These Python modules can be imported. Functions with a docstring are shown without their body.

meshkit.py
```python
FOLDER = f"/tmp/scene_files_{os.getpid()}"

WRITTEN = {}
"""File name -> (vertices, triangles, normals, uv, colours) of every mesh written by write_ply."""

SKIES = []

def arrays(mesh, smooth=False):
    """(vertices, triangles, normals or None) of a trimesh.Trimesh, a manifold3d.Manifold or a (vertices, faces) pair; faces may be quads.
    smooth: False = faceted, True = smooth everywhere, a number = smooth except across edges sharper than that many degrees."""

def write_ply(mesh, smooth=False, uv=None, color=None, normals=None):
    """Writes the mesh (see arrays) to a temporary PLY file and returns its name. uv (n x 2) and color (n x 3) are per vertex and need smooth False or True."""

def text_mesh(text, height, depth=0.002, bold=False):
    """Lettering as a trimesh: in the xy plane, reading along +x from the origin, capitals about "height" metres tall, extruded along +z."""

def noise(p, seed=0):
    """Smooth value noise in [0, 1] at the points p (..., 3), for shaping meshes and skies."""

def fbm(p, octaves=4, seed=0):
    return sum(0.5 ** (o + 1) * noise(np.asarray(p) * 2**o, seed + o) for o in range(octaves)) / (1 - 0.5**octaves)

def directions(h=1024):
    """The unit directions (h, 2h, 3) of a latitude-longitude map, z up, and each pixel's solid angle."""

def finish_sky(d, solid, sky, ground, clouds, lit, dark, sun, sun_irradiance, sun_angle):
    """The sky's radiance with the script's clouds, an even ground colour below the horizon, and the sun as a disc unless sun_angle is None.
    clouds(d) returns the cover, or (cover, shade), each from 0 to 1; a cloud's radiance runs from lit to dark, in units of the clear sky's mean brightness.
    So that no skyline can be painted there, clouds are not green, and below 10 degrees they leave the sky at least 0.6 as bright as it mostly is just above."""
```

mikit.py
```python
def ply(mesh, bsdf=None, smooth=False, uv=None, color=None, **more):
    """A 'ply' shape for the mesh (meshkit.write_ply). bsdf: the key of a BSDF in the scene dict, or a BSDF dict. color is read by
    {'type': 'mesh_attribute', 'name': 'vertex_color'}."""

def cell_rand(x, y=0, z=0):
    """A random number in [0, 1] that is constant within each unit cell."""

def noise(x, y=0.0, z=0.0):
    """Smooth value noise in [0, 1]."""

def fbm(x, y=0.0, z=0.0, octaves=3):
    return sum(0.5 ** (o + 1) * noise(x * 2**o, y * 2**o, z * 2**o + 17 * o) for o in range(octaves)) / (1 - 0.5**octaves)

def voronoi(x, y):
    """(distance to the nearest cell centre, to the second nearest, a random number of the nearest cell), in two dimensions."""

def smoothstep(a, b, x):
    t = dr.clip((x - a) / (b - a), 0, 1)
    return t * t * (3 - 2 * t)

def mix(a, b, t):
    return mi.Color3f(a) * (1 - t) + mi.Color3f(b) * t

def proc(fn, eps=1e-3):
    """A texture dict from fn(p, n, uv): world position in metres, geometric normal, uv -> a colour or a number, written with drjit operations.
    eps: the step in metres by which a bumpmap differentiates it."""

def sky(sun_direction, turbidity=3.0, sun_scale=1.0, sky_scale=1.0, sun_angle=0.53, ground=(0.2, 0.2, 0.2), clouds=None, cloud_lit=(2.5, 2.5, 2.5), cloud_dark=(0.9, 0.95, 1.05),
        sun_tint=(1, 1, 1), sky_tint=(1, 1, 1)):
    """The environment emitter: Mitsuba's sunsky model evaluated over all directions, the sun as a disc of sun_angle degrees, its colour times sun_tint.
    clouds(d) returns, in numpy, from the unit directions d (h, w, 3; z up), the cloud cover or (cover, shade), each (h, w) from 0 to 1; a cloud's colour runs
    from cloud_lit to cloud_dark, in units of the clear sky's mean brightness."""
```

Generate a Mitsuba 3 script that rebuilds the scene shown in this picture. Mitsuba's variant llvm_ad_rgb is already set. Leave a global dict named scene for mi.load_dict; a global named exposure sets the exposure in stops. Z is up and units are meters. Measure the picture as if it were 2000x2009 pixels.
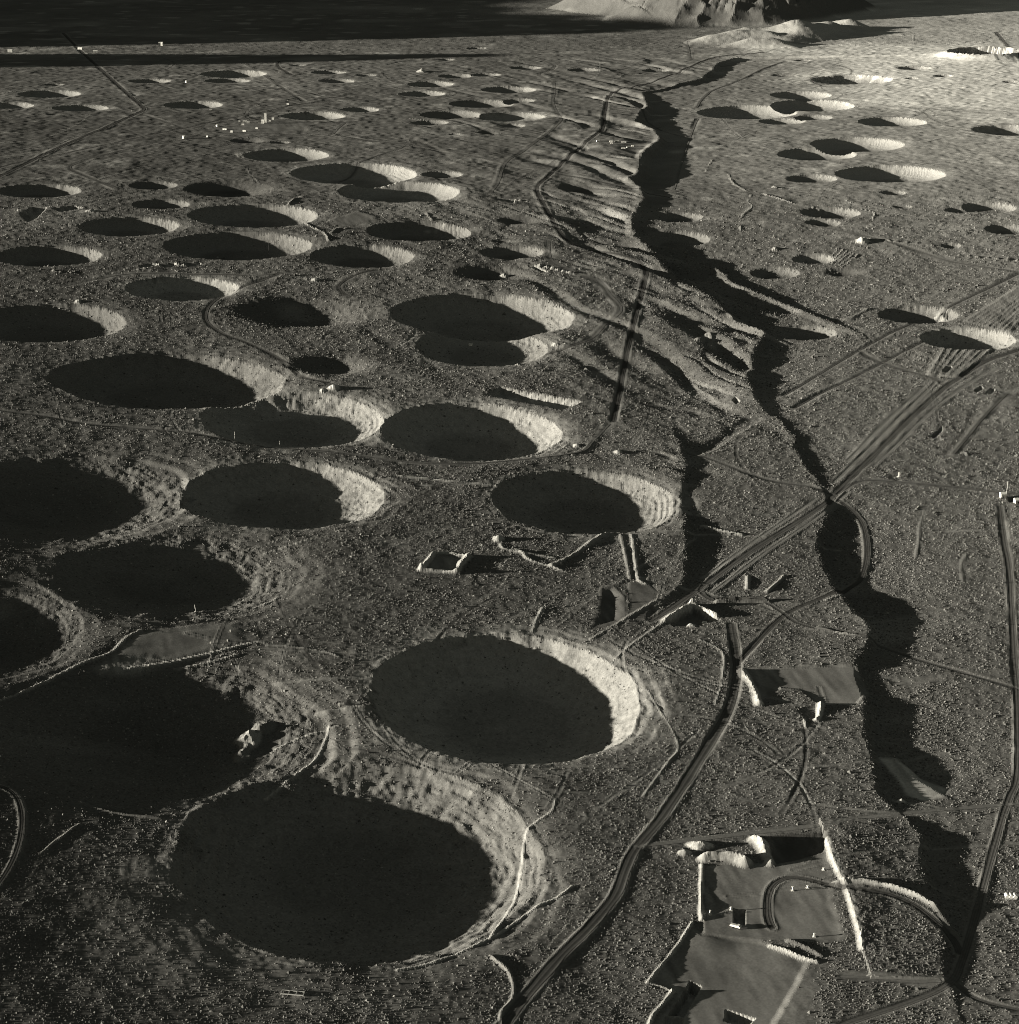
import math, numpy as np, trimesh, mitsuba as mi, mikit, meshkit
from meshkit import noise, fbm
scene, labels = {}, {}
T = mi.ScalarTransform4f

# ---------------------------------------------------------------- camera, sun and sky, exposure
EL, AZ = 7.0, 8.0          # the sun: degrees above the ground, degrees behind the line to the left
def z_macro(x, y):
    """The broad basin: the ground falls gently away on the near left and rises to the right in the distance."""
    yy = np.clip(y, 700, 9000)
    s0 = np.interp(yy, [700, 1200, 2000, 3500, 6000, 9000], [-.040, -.036, -.022, -.004, .006, .006])
    s1 = np.interp(yy, [700, 1500, 3000, 6000, 9000], [.15, .14, .08, .05, .04])
    q = np.clip(x / yy, -.5, .5)
    return yy * (s0 * q + s1 * q * q / 2)

CAM_H, PITCH, FOV = 600.0, 19.80, 30.85
ct, st = math.cos(math.radians(PITCH)), math.sin(math.radians(PITCH))
scene['camera'] = {'type': 'perspective', 'fov': FOV, 'fov_axis': 'x', 'near_clip': 1.0, 'far_clip': 120000.0,
                   'to_world': T().look_at(origin=[0, 0, CAM_H], target=[0, ct, CAM_H - st], up=[0, 0, 1])}
el, az = math.radians(EL), math.radians(AZ)
scene['sky'] = mikit.sky([-math.cos(el) * math.cos(az), -math.cos(el) * math.sin(az), math.sin(el)], turbidity=3,
                         sun_scale=1.0, sky_scale=0.08, sun_tint=(.56, 1.0, 3.42), sky_tint=(1.33, 1.0, .70), ground=(.12, .12, .11),
                         clouds=lambda d: .75, cloud_lit=(.95, 1.0, .84), cloud_dark=(.9, .95, .8))      # a thin even veil of high cloud
exposure = 4.9

# ---------------------------------------------------------------- the place, in metres (x right, y away, z up)
CRATERS = [(-95.8, 1024.4, 117.1, 1.08, 0.165, 0.3, 0), (-0.6, 1265.1, 102.0, 1.1, 0.272, 0.4, 0), (-253.0, 1184.0, 113.0, 1.0, 0.11, 0.2, 1), (-418.2, 1331.4, 81.0, 1.0, 0.163, 0.18, 1),
 (-297.1, 1475.4, 100.6, 1.0, 0.122, 0.24, 1), (-437.2, 1665.5, 125.2, 1.0, 0.134, 0.22, 1), (-222.0, 1699.5, 96.3, 1.05, 0.216, 0.37, 0), (73.1, 1711.2, 92.1, 1.05, 0.19, 0.34, 0),
 (-44.3, 1930.9, 99.1, 1.05, 0.229, 0.42, 0), (-240.8, 1954.3, 100.7, 1.05, 0.178, 0.4, 0), (-402.0, 2097.3, 144.3, 0.84, 0.176, 0.26, 0), (-38.8, 2468.1, 123.2, 1.0, 0.201, 0.34, 0),
 (-35.6, 2292.8, 85.3, 1.15, 0.164, 0.34, 0), (-287.0, 2456.9, 91.2, 1.0, 0.168, 0.15, 1), (-222.7, 2184.2, 46.9, 1.0, 0.224, 0.13, 1), (-607.7, 2347.1, 104.2, 1.0, 0.184, 0.26, 0),
 (-465.7, 2576.8, 79.1, 1.0, 0.188, 0.42, 0), (-700.1, 2774.1, 78.5, 1.0, 0.212, 0.24, 0), (-229.6, 2833.0, 81.9, 1.0, 0.171, 0.26, 0), (-431.6, 2896.7, 115.4, 1.0, 0.177, 0.24, 0),
 (-630.1, 3031.7, 82.3, 1.0, 0.192, 0.26, 0), (-439.4, 3159.6, 110.2, 1.0, 0.182, 0.3, 0), (-615.8, 3245.8, 49.5, 1.0, 0.19, 0.22, 0), (-149.6, 3044.7, 86.7, 1.0, 0.194, 0.22, 0),
 (-204.4, 3424.5, 114.5, 1.0, 0.19, 0.36, 0), (-304.6, 3622.9, 123.8, 1.0, 0.19, 0.4, 0), (2.9, 2880.8, 50.2, 1.0, 0.211, 0.24, 0), (-28.2, 2728.7, 58.8, 1.0, 0.161, 0.18, 1), (16.8, 3154.8, 38.2, 1.0, 0.165, 0.18, 1),
 (138.1, 3477.7, 49.9, 1.0, 0.158, 0.2, 1), (-14.2, 2971.1, 14.6, 1.0, 0.199, 0.2, 0), (-132.6, 3621.4, 39.9, 1.0, 0.19, 0.32, 0), (-522.5, 3427.5, 83.6, 1.0, 0.19, 0.16, 1), (-664.9, 3446.5, 43.0, 1.0, 0.19, 0.2, 0),
 (-856.4, 3360.9, 73.8, 1.0, 0.19, 0.24, 0), (1403.3, 5600.7, 103.5, 1.0, 0.176, 0.42, 2), (599.5, 2354.6, 60.4, 1.0, 0.256, 0.42, 0), (566.2, 2504.9, 55.8, 1.0, 0.244, 0.28, 0),
 (393.0, 2405.5, 43.5, 1.0, 0.227, 0.26, 0), (407.3, 2797.3, 37.4, 1.0, 0.2, 0.24, 0), (510.0, 2788.6, 28.4, 1.0, 0.171, 0.18, 1), (480.8, 2886.1, 33.9, 1.0, 0.214, 0.34, 0), (278.5, 3042.2, 52.8, 1.0, 0.202, 0.24, 0),
 (294.5, 3209.1, 41.6, 1.0, 0.19, 0.24, 0), (563.3, 3229.5, 52.1, 1.0, 0.19, 0.3, 0), (535.9, 3139.3, 29.9, 1.0, 0.195, 0.26, 0), (712.2, 2950.8, 16.7, 1.0, 0.209, 0.3, 0), (833.2, 3067.6, 38.6, 1.0, 0.189, 0.3, 0),
 (847.6, 3254.1, 46.4, 1.0, 0.19, 0.34, 0), (790.8, 3232.9, 27.0, 1.0, 0.19, 0.3, 0), (709.0, 3406.9, 23.0, 1.0, 0.19, 0.3, 0), (697.8, 3272.6, 16.5, 1.0, 0.19, 0.26, 0), (747.7, 3634.2, 106.0, 1.0, 0.19, 0.42, 0),
 (587.9, 3598.2, 48.9, 1.0, 0.19, 0.3, 0), (645.6, 3900.7, 83.9, 1.0, 0.19, 0.4, 0), (749.3, 4019.3, 99.4, 1.0, 0.19, 0.4, 0), (1117.6, 4172.2, 82.3, 1.0, 0.19, 0.36, 0), (887.3, 4341.0, 78.7, 1.0, 0.19, 0.42, 0),
 (579.4, 4559.2, 119.9, 1.0, 0.19, 0.42, 0), (638.0, 4386.8, 53.4, 1.0, 0.19, 0.38, 0), (719.9, 4434.8, 43.9, 1.0, 0.19, 0.36, 0), (752.3, 4653.1, 102.5, 1.0, 0.19, 0.42, 0), (748.7, 4828.0, 76.9, 1.0, 0.19, 0.42, 0),
 (933.0, 5140.2, 108.4, 1.0, 0.19, 0.34, 0), (1152.6, 5376.0, 47.5, 1.0, 0.19, 0.34, 0), (1189.3, 5166.9, 28.3, 1.0, 0.19, 0.3, 0), (1332.5, 5014.3, 19.8, 1.0, 0.19, 0.3, 0), (767.5, 5279.6, 38.6, 1.0, 0.19, 0.24, 1),
 (873.5, 5632.1, 23.7, 1.0, 0.19, 0.26, 0), (1091.8, 5119.0, 17.3, 1.0, 0.19, 0.28, 0), (6.9, 4444.6, 84.3, 1.0, 0.19, 0.4, 0), (-142.6, 4480.0, 71.0, 1.0, 0.19, 0.26, 0), (-70.7, 4676.0, 79.2, 1.0, 0.19, 0.28, 0),
 (23.3, 4725.9, 41.4, 1.0, 0.19, 0.3, 0), (-4.2, 4953.8, 71.9, 1.0, 0.19, 0.32, 0), (-227.5, 4875.7, 60.5, 1.0, 0.187, 0.34, 0), (-212.4, 5083.0, 64.4, 1.0, 0.19, 0.34, 0), (-152.5, 5268.0, 49.6, 1.0, 0.19, 0.3, 0),
 (-66.2, 5292.1, 43.1, 1.0, 0.19, 0.3, 0), (-185.4, 4332.9, 43.6, 1.0, 0.19, 0.28, 0), (-363.6, 4559.7, 47.1, 1.0, 0.19, 0.34, 0), (4.3, 4292.1, 30.4, 1.0, 0.19, 0.28, 0), (-49.3, 4182.3, 26.1, 1.0, 0.19, 0.18, 1),
 (-123.7, 4148.2, 13.5, 1.0, 0.19, 0.26, 0), (46.7, 5460.9, 46.0, 1.0, 0.19, 0.28, 0), (209.5, 5386.4, 42.3, 1.0, 0.19, 0.26, 0), (417.6, 5400.1, 37.9, 1.0, 0.19, 0.28, 0), (-105.3, 6022.6, 32.0, 1.0, 0.19, 0.26, 0),
 (-402.9, 5280.8, 29.7, 1.0, 0.19, 0.3, 0), (-192.7, 5681.7, 26.3, 1.0, 0.19, 0.26, 0), (-465.7, 4440.7, 74.2, 1.0, 0.19, 0.38, 0), (-512.8, 5345.4, 48.0, 1.0, 0.19, 0.32, 0), (-472.1, 5140.2, 47.7, 1.0, 0.19, 0.32, 0),
 (-610.3, 5670.6, 32.6, 1.0, 0.19, 0.3, 0), (-621.4, 5530.4, 24.8, 1.0, 0.19, 0.28, 0), (-775.9, 5311.3, 93.3, 1.0, 0.19, 0.36, 0), (-770.8, 5141.1, 62.9, 1.0, 0.186, 0.3, 0), (-979.8, 5114.2, 56.8, 1.0, 0.19, 0.32, 0),
 (-1177.2, 4804.2, 77.9, 1.0, 0.19, 0.32, 0), (-1222.9, 4555.7, 66.3, 1.0, 0.19, 0.34, 0), (-1039.0, 4538.1, 64.8, 1.0, 0.175, 0.32, 0), (-778.5, 4615.8, 72.4, 1.0, 0.186, 0.32, 0),
 (-462.3, 3837.8, 86.4, 1.0, 0.186, 0.34, 0), (-567.8, 4029.7, 36.7, 1.0, 0.19, 0.2, 1), (-493.8, 4004.0, 20.5, 1.0, 0.19, 0.22, 0), (-1214.0, 5002.9, 27.5, 1.0, 0.19, 0.2, 0),
 (-1072.4, 4403.6, 16.2, 1.0, 0.19, 0.16, 1)]
CRATER_LABELS = ['largest crater in the foreground, dark bowl with wide pale inner wall at lower centre', 'large deep crater with the brightest white crescent wall, right of centre beside the dirt road',
 'large soft crater at left with a rubble heap on its right rim', 'crater cut off by the left edge just above the large soft crater', 'broad crater at left with a thin pole standing on its near rim',
 'wide crater at the left edge beside the bright walled crater', 'crater with a bright white right wall and pointed shadow, left of centre', 'crater with a small pale patch on its shaded floor, near the scarp',
 'crater with an eroded notch down its bright right wall, in the centre', 'crater with a double terraced right rim, left of the notched crater',
 'wide oval crater with a broad grey terrace on its right side, at middle left', 'upper and larger of the two merged craters in the centre', 'lower and smaller of the two merged craters in the centre',
 'soft edged crater inside the curve of the loop road', 'shallow soft hollow between the wide oval crater and the merged craters', 'crater at the left edge with a rough grey right wall',
 'round crater with a bright white patch on its right wall, left of the loop road', 'crater at the left edge above the bermed row of small pits', 'crater with a faint ringed right slope beside the straight cross track',
 'wide shallow crater left of the crater with a faint ringed slope', 'crater with a terraced right wall, below the small ringed crater at left', 'wide crater with a bright slumped notch at its right end',
 'small crater ringed by a track, at left', 'crater with a thin hooked bright rim, above the centre', 'lower of the paired bright crescent craters above the centre',
 'upper of the paired bright crescent craters above the centre', 'small round crater left of the curved track near the straight trench', 'irregular crater with a pale bank to its right, above the merged craters',
 'shallow crater left of the bend in the straight trench road', 'faint shallow crater to the right of the crossing of two tracks', 'tiny crescent hollow above the small round crater',
 'small crater to the right of the paired bright crescent craters', 'dim shallow crater without a bright wall, at upper left', 'small dark crater directly above the small ringed crater',
 'flat crater at the left edge below the track junction', 'large raised crater ring with a bright inner wall at the far right edge', 'crater with a pale fan shaped wall beside the right hand road',
 'crater with a small rubble rim, above the fan walled crater', 'crater with a bright rough right rim at the foot of the scarp', 'left of two small soft craters above the scarp branch',
 'right of two small soft craters above the scarp branch', 'small crater beside a patch of short parallel furrows', 'lower of two craters lying against the dark scarp shadow',
 'upper of two craters lying against the dark scarp shadow', 'crater with a pale square edged spoil bank on its right', 'narrow crater close below the one with the pale spoil bank',
 'tiny crater above the white mound with a long shadow, at right', 'small crater at the right edge in the middle distance', 'right of the two thin craters side by side near the right edge',
 'left of the two thin craters side by side near the right edge', 'very small crater below the largest crater of the upper right', 'tiny hollow left of the two thin side by side craters',
 'largest crater of the upper right plain, long white crescent wall', 'small crater left of the largest upper right crater', 'lower left of the close pair of craters in the upper right',
 'upper right of the close pair of craters in the upper right', 'crater cut off by the right edge on the pale plain', 'crater with a bright hooked end near the pale plain',
 'long oval crater next to the scarp, with a white strip along its far wall', 'small crater tucked under the end of the long oval crater', 'small thin crater right of the long oval crater',
 'lower of two stacked bright rimmed craters at upper right', 'upper of two stacked bright rimmed craters at upper right', 'thin dark crater above the two stacked bright rimmed craters',
 'slim dark crater left of the raised crater ring', 'small slit like crater under the raised crater ring', 'speck like crater at the right edge above the pale plain',
 'faint dark hollow left of the thin dark crater at upper right', 'tiny far crater on the pale apron right of the dark hill shadow', 'tiny slit crater below the slim dark crater',
 'crater with a bright oval right end beside the curved track, top centre', 'dark crater joined to the left of the one with a bright oval end', 'wide dark crater above the joined pair, top centre',
 'small crater right of the wide dark one, top centre', 'smooth thin crater at top centre left of the winding track', 'small crater with a pale right end below the thin one, upper centre',
 'thin crater above the small one with a pale right end, upper centre', 'left of two thin neighbouring craters at the top centre', 'right of two thin neighbouring craters at the top centre',
 'thin crater below the dark joined one, by the short bank', 'small crater right of the flat crater near the tower', 'small hollow under the crater with a bright oval end',
 'faint narrow hollow above the long cross track', 'tiny round pit left of the faint narrow hollow', 'thin crater left of the bend of the winding track', 'flat faint crater right of the winding track',
 'small far crater above the trench road end', 'farthest small crater in the lit strip below the dark range', 'tiny crater between two thin pairs at the upper centre left',
 'tiny far crater on the grey plain under the lit strip', 'flat dark crater just right of the white tower', 'upper of two thin stacked craters left of top centre', 'lower of two thin stacked craters left of top centre',
 'small far crater inside the hooked road end', 'very small crater under the one inside the hooked road end', 'wide dark crater with a pale right end, right of the diagonal road',
 'dark crater directly beneath the wide dark one with a pale end', 'thin dark crater close right of the diagonal road at upper left', 'flat dark crater left of the diagonal road',
 'crater cut off by the left edge beyond the diagonal road', 'dark crater with a ragged pale end below the flat dark one at left', 'dark crater with a ringed pale end right of the road bend',
 'broad dark crater with a bright lower lip, below the tower', 'dim narrow crater close below the tower yard', 'tiny crater right of the dim narrow one below the tower yard',
 'faint slit like crater above the flat dark one at upper left', 'faint hollow near the left edge below the crater with a ragged end']
SCARPS = [[(243.1, 869.3, 2.9), (243.4, 902.8, 12.1), (256.2, 954.4, 17.4), (259.5, 1015.4, 23.3), (267.2, 1060.0, 25.9), (260.4, 1088.1, 1.8), (251.1, 1113.7, 21.6), (253.2, 1144.3, 18.4), (257.3, 1176.3, 16.9),
  (255.8, 1203.9, 28.0), (263.2, 1244.9, 30.4), (270.8, 1295.9, 25.7), (272.7, 1323.3, 26.2), (293.0, 1376.9, 34.4), (296.5, 1412.8, 37.4), (292.2, 1433.1, 50.4), (290.4, 1466.8, 50.9), (285.0, 1503.0, 30.2),
  (281.5, 1542.3, 35.2), (291.3, 1625.1, 34.8), (304.4, 1685.3, 27.2), (310.0, 1727.1, 4.2), (313.2, 1770.7, 8.1), (300.2, 1831.8, 16.0), (311.6, 1917.6, 20.2), (305.2, 1988.2, 10.7), (292.3, 2016.9, 16.9),
  (287.1, 2076.8, 27.9), (290.0, 2156.7, 35.9), (303.1, 2242.3, 41.8), (325.2, 2381.5, 41.4), (301.8, 2453.7, 43.3), (283.4, 2578.0, 47.5), (254.1, 2692.9, 51.1), (232.3, 2872.6, 80.9), (210.3, 3022.7, 84.0),
  (208.3, 3131.3, 40.7), (225.0, 3293.4, 38.8), (256.1, 3482.7, 53.9), (232.0, 3577.3, 99.3), (258.7, 3768.1, 96.8), (283.7, 3913.2, 104.8), (321.0, 4038.1, 79.2), (334.7, 4220.4, 77.8), (300.1, 4349.2, 93.7),
  (344.4, 4607.1, 85.9), (351.3, 4897.1, 33.1), (520.6, 5164.1, 43.6), (622.8, 5545.8, 51.3), (740.5, 5794.9, 43.8)],
 [(468.5, 2378.7, 2.8), (441.5, 2448.4, 18.0), (412.0, 2515.4, 29.5), (379.4, 2602.1, 45.7), (345.1, 2697.8, 55.1), (312.4, 2800.1, 44.8), (283.7, 2905.8, 39.6), (278.1, 2967.9, 2.6)],
 [(299.7, 1113.8, 1.1), (290.4, 1129.0, 10.9), (280.3, 1150.7, 24.0), (274.3, 1176.5, 22.6), (266.1, 1193.0, 1.5)],
 [(101.8, 1398.4, 0.9), (112.9, 1432.5, 8.9), (133.6, 1468.5, 15.9), (150.7, 1524.7, 29.6), (160.7, 1584.2, 37.0), (169.5, 1647.9, 37.3), (176.7, 1716.1, 20.9), (176.0, 1797.6, 21.8), (177.3, 1877.0, 25.4),
  (176.9, 1962.9, 1.2)]]
ROADS = [([(172.5, 1516.6), (228.9, 1611.3), (303.0, 1722.3)], 2.6, 0.2, 0.72, 'dirt_track', 'pale wheel track left of the lower diagonal road'),
 ([(330.2, 1775.8), (368.8, 1857.0), (432.6, 1982.1), (512.7, 2146.4)], 2.6, 0.2, 0.72, 'dirt_track', 'pale wheel track left of the upper diagonal road'),
 ([(356.4, 1849.8), (401.6, 1942.8), (459.2, 2055.0), (506.4, 2146.6)], 2.6, 0.2, 0.56, 'dirt_track', 'outermost pale wheel track left of the upper diagonal road'),
 ([(175.7, 1479.8), (231.7, 1575.7), (304.9, 1685.3), (338.0, 1743.2)], 2.6, 0.2, 0.72, 'dirt_track', 'pale wheel track right of the lower diagonal road'),
 ([(381.0, 1832.1), (443.9, 1950.1), (513.9, 2080.1), (593.2, 2201.6)], 2.6, 0.2, 0.72, 'dirt_track', 'pale wheel track right of the upper diagonal road'),
 ([(-8.9, 833.8), (11.4, 878.7), (30.1, 916.3), (46.6, 944.9), (64.2, 981.0), (72.5, 1012.4), (80.9, 1038.8), (101.1, 1080.9), (128.6, 1149.2), (160.1, 1233.7), (173.5, 1289.1), (178.4, 1324.3), (181.3, 1364.2),
   (183.3, 1405.1)],
  6.6, 0.085, 0.8, 'dirt_road', 'wide dark dirt road running up from the bottom edge past the large bright crater'),
 ([(178.1, 1322.3), (195.0, 1357.3), (230.6, 1426.5), (273.6, 1472.5), (303.3, 1509.4), (314.9, 1532.2), (330.5, 1591.9), (339.1, 1655.7), (336.6, 1693.1), (325.0, 1722.5)], 4.1, 0.075, 0.56, 'dirt_road',
  'dark curving road skirting the scarp shadow'),
 ([(118.0, 1410.2), (138.3, 1442.9), (165.1, 1487.9), (226.3, 1590.5), (302.7, 1697.5), (323.5, 1735.1), (374.6, 1842.7), (438.3, 1966.0), (510.5, 2107.2), (545.0, 2162.1), (597.1, 2239.0), (683.6, 2319.3)], 6.4, 0.09,
  0.8, 'dirt_road', 'long straight diagonal dirt road climbing to the right edge'),
 ([(170.5, 1496.7), (165.6, 1484.3), (168.0, 1471.1), (176.2, 1458.4), (198.4, 1457.9), (217.3, 1457.3), (231.9, 1426.5), (237.7, 1411.0), (255.1, 1395.9), (290.8, 1381.2), (318.1, 1351.9), (352.4, 1320.4),
   (391.4, 1286.8)],
  2.9, 0.1, 0.64, 'dirt_track', 'narrow track crossing the scarp towards the right edge'),
 ([(480.2, 1702.1), (462.1, 1613.9), (450.0, 1548.9), (430.2, 1462.1), (402.8, 1346.9), (387.9, 1281.2), (356.6, 1157.4), (339.1, 1113.5), (312.5, 1048.1), (281.1, 966.0), (261.3, 916.1), (252.4, 897.5), (242.5, 886.6),
   (223.6, 874.4), (184.8, 854.4), (171.6, 844.6)],
  4.2, 0.1, 0.72, 'dirt_road', 'straight dirt road down the right edge to the lower right junction'),
 ([(252.1, 895.9), (257.8, 881.9), (267.5, 873.2), (286.0, 864.9)], 2.8, 0.1, 0.48, 'dirt_track', 'short track leaving the lower right junction to the right'),
 ([(351.8, 1107.3), (339.0, 1104.5), (292.3, 1095.4), (245.9, 1084.5), (190.8, 1068.2), (151.1, 1059.0), (119.7, 1051.1), (79.6, 1040.8)], 3.7, 0.17, 0.32, 'dirt_road',
  'light smooth cross road above the graded compound'),
 ([(156.3, 949.8), (155.4, 961.9), (158.9, 985.9), (165.2, 999.9), (175.1, 1006.4), (186.4, 1004.4), (202.9, 994.7), (216.7, 989.3), (232.2, 985.1), (245.9, 973.1), (255.0, 955.4), (262.2, 938.5), (262.4, 925.9)], 4.0,
  0.085, 0.56, 'dirt_road', 'broad curved track sweeping from the upper pad to the right'),
 ([(189.7, 898.9), (207.3, 897.4), (227.6, 893.8), (244.3, 894.9)], 3.9, 0.15, 0.32, 'dirt_track', 'pale access track right of the lower pad'),
 ([(327.7, 1738.4), (348.2, 1770.9), (369.1, 1782.5), (397.4, 1775.7), (447.3, 1758.5), (490.6, 1739.6), (519.5, 1729.1)], 2.7, 0.1, 0.48, 'dirt_track', 'thin track from the diagonal road to the white pump house'),
 ([(321.9, 1735.1), (303.4, 1759.1), (261.5, 1781.6), (208.4, 1854.5), (185.8, 1877.4)], 3.5, 0.12, 0.4, 'dirt_track', 'faint double track west of the diagonal road'),
 ([(116.0, 1970.2), (127.8, 2076.1), (146.1, 2247.8), (170.3, 2450.1), (198.1, 2666.9), (207.0, 2749.4), (201.6, 2813.2), (174.2, 2863.2), (133.8, 2910.3), (101.3, 2950.7), (82.5, 3050.1), (65.3, 3265.0), (51.0, 3453.1),
   (64.6, 3552.5), (87.5, 3664.0), (149.6, 3965.6), (207.9, 4223.3), (230.5, 4514.8), (262.8, 4868.1), (338.0, 5033.1), (411.4, 5159.4), (517.3, 5445.6), (620.7, 5688.6), (782.7, 5820.4)],
  5.3, 0.06, 1.28, 'dirt_road', 'long dark ditch like road running up the middle to the hills'),
 ([(93.2, 5684.8), (129.4, 5525.6), (122.4, 5416.8), (82.7, 5300.3), (100.1, 5198.8), (119.3, 5077.2), (116.1, 4872.7), (107.8, 4683.5), (113.9, 4498.1), (120.7, 4370.3), (86.1, 4183.1), (47.1, 3987.6), (14.9, 3863.9),
   (-8.1, 3760.5), (-15.2, 3675.2), (-21.8, 3532.9), (-34.9, 3422.6)],
  5.5, 0.13, 0.48, 'dirt_track', 'pale winding track at top centre'),
 ([(-375.8, 4114.0), (-323.9, 4061.0), (-252.7, 4010.2), (-182.1, 3960.2), (-89.6, 3854.7), (-8.0, 3753.8), (90.3, 3651.4), (249.2, 3454.5), (325.0, 3361.1), (393.0, 3262.4), (457.5, 3183.1), (591.0, 3034.1),
   (657.9, 2913.6), (697.5, 2828.5), (795.0, 2733.0)],
  3.6, 0.16, 0.4, 'dirt_track', 'long pale cross track from the tower yard to the right edge'),
 ([(-1532.0, 6519.2), (-1351.4, 5952.5), (-1142.4, 5312.9), (-981.4, 4824.2), (-896.3, 4573.1), (-879.0, 4494.3), (-885.0, 4406.3), (-915.2, 4124.5), (-943.0, 3865.9), (-953.7, 3664.0), (-971.9, 3420.3)], 7.3, 0.075,
  1.12, 'paved_road', 'dark road with a sharp bend at upper left'),
 ([(-1000.2, 3563.7), (-965.3, 3689.7), (-882.6, 3866.4), (-815.0, 4029.3), (-729.5, 4204.4), (-638.6, 4409.6), (-544.3, 4590.3), (-477.3, 4675.3), (-392.6, 4689.1)], 3.0, 0.09, 0.64, 'dirt_track',
  'long straight thin track past the white tower'),
 ([(-864.7, 4418.0), (-796.2, 4312.9), (-729.5, 4204.4), (-676.6, 4133.1), (-610.6, 4122.3), (-512.0, 4129.9), (-406.8, 4096.2), (-386.5, 4238.0), (-379.9, 4316.5)], 3.4, 0.16, 0.32, 'dirt_track',
  'pale track along the tower yard'),
 ([(-781.3, 5577.3), (-707.2, 5339.5), (-607.8, 5001.7), (-513.6, 4694.3)], 3.0, 0.16, 0.4, 'dirt_track', 'thin diagonal track above the tower'),
 ([(-622.2, 5670.3), (-685.3, 5639.2), (-676.1, 5507.6), (-638.6, 5369.0), (-607.2, 5276.3)], 4.5, 0.08, 0.48, 'dirt_track', 'hooked road end at the far upper left'),
 ([(-865.3, 3656.1), (-838.8, 3763.0), (-792.7, 3884.8), (-749.2, 3981.2), (-705.1, 4056.9), (-676.6, 4133.1)], 3.3, 0.13, 0.4, 'dirt_track', 'track curving left below the tower yard'),
 ([(-722.5, 3396.5), (-795.6, 3510.6), (-855.2, 3611.0), (-859.6, 3663.6), (-846.5, 3699.3)], 3.7, 0.12, 0.48, 'dirt_track', 'looping track at the left junction'),
 ([(-194.2, 2763.4), (-230.2, 2741.1), (-293.1, 2708.3), (-341.9, 2687.9), (-367.5, 2673.7), (-452.5, 2669.9), (-554.4, 2654.6), (-628.8, 2558.0)], 2.6, 0.15, 0.32, 'dirt_track',
  'pale straight track above the loop road'),
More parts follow.
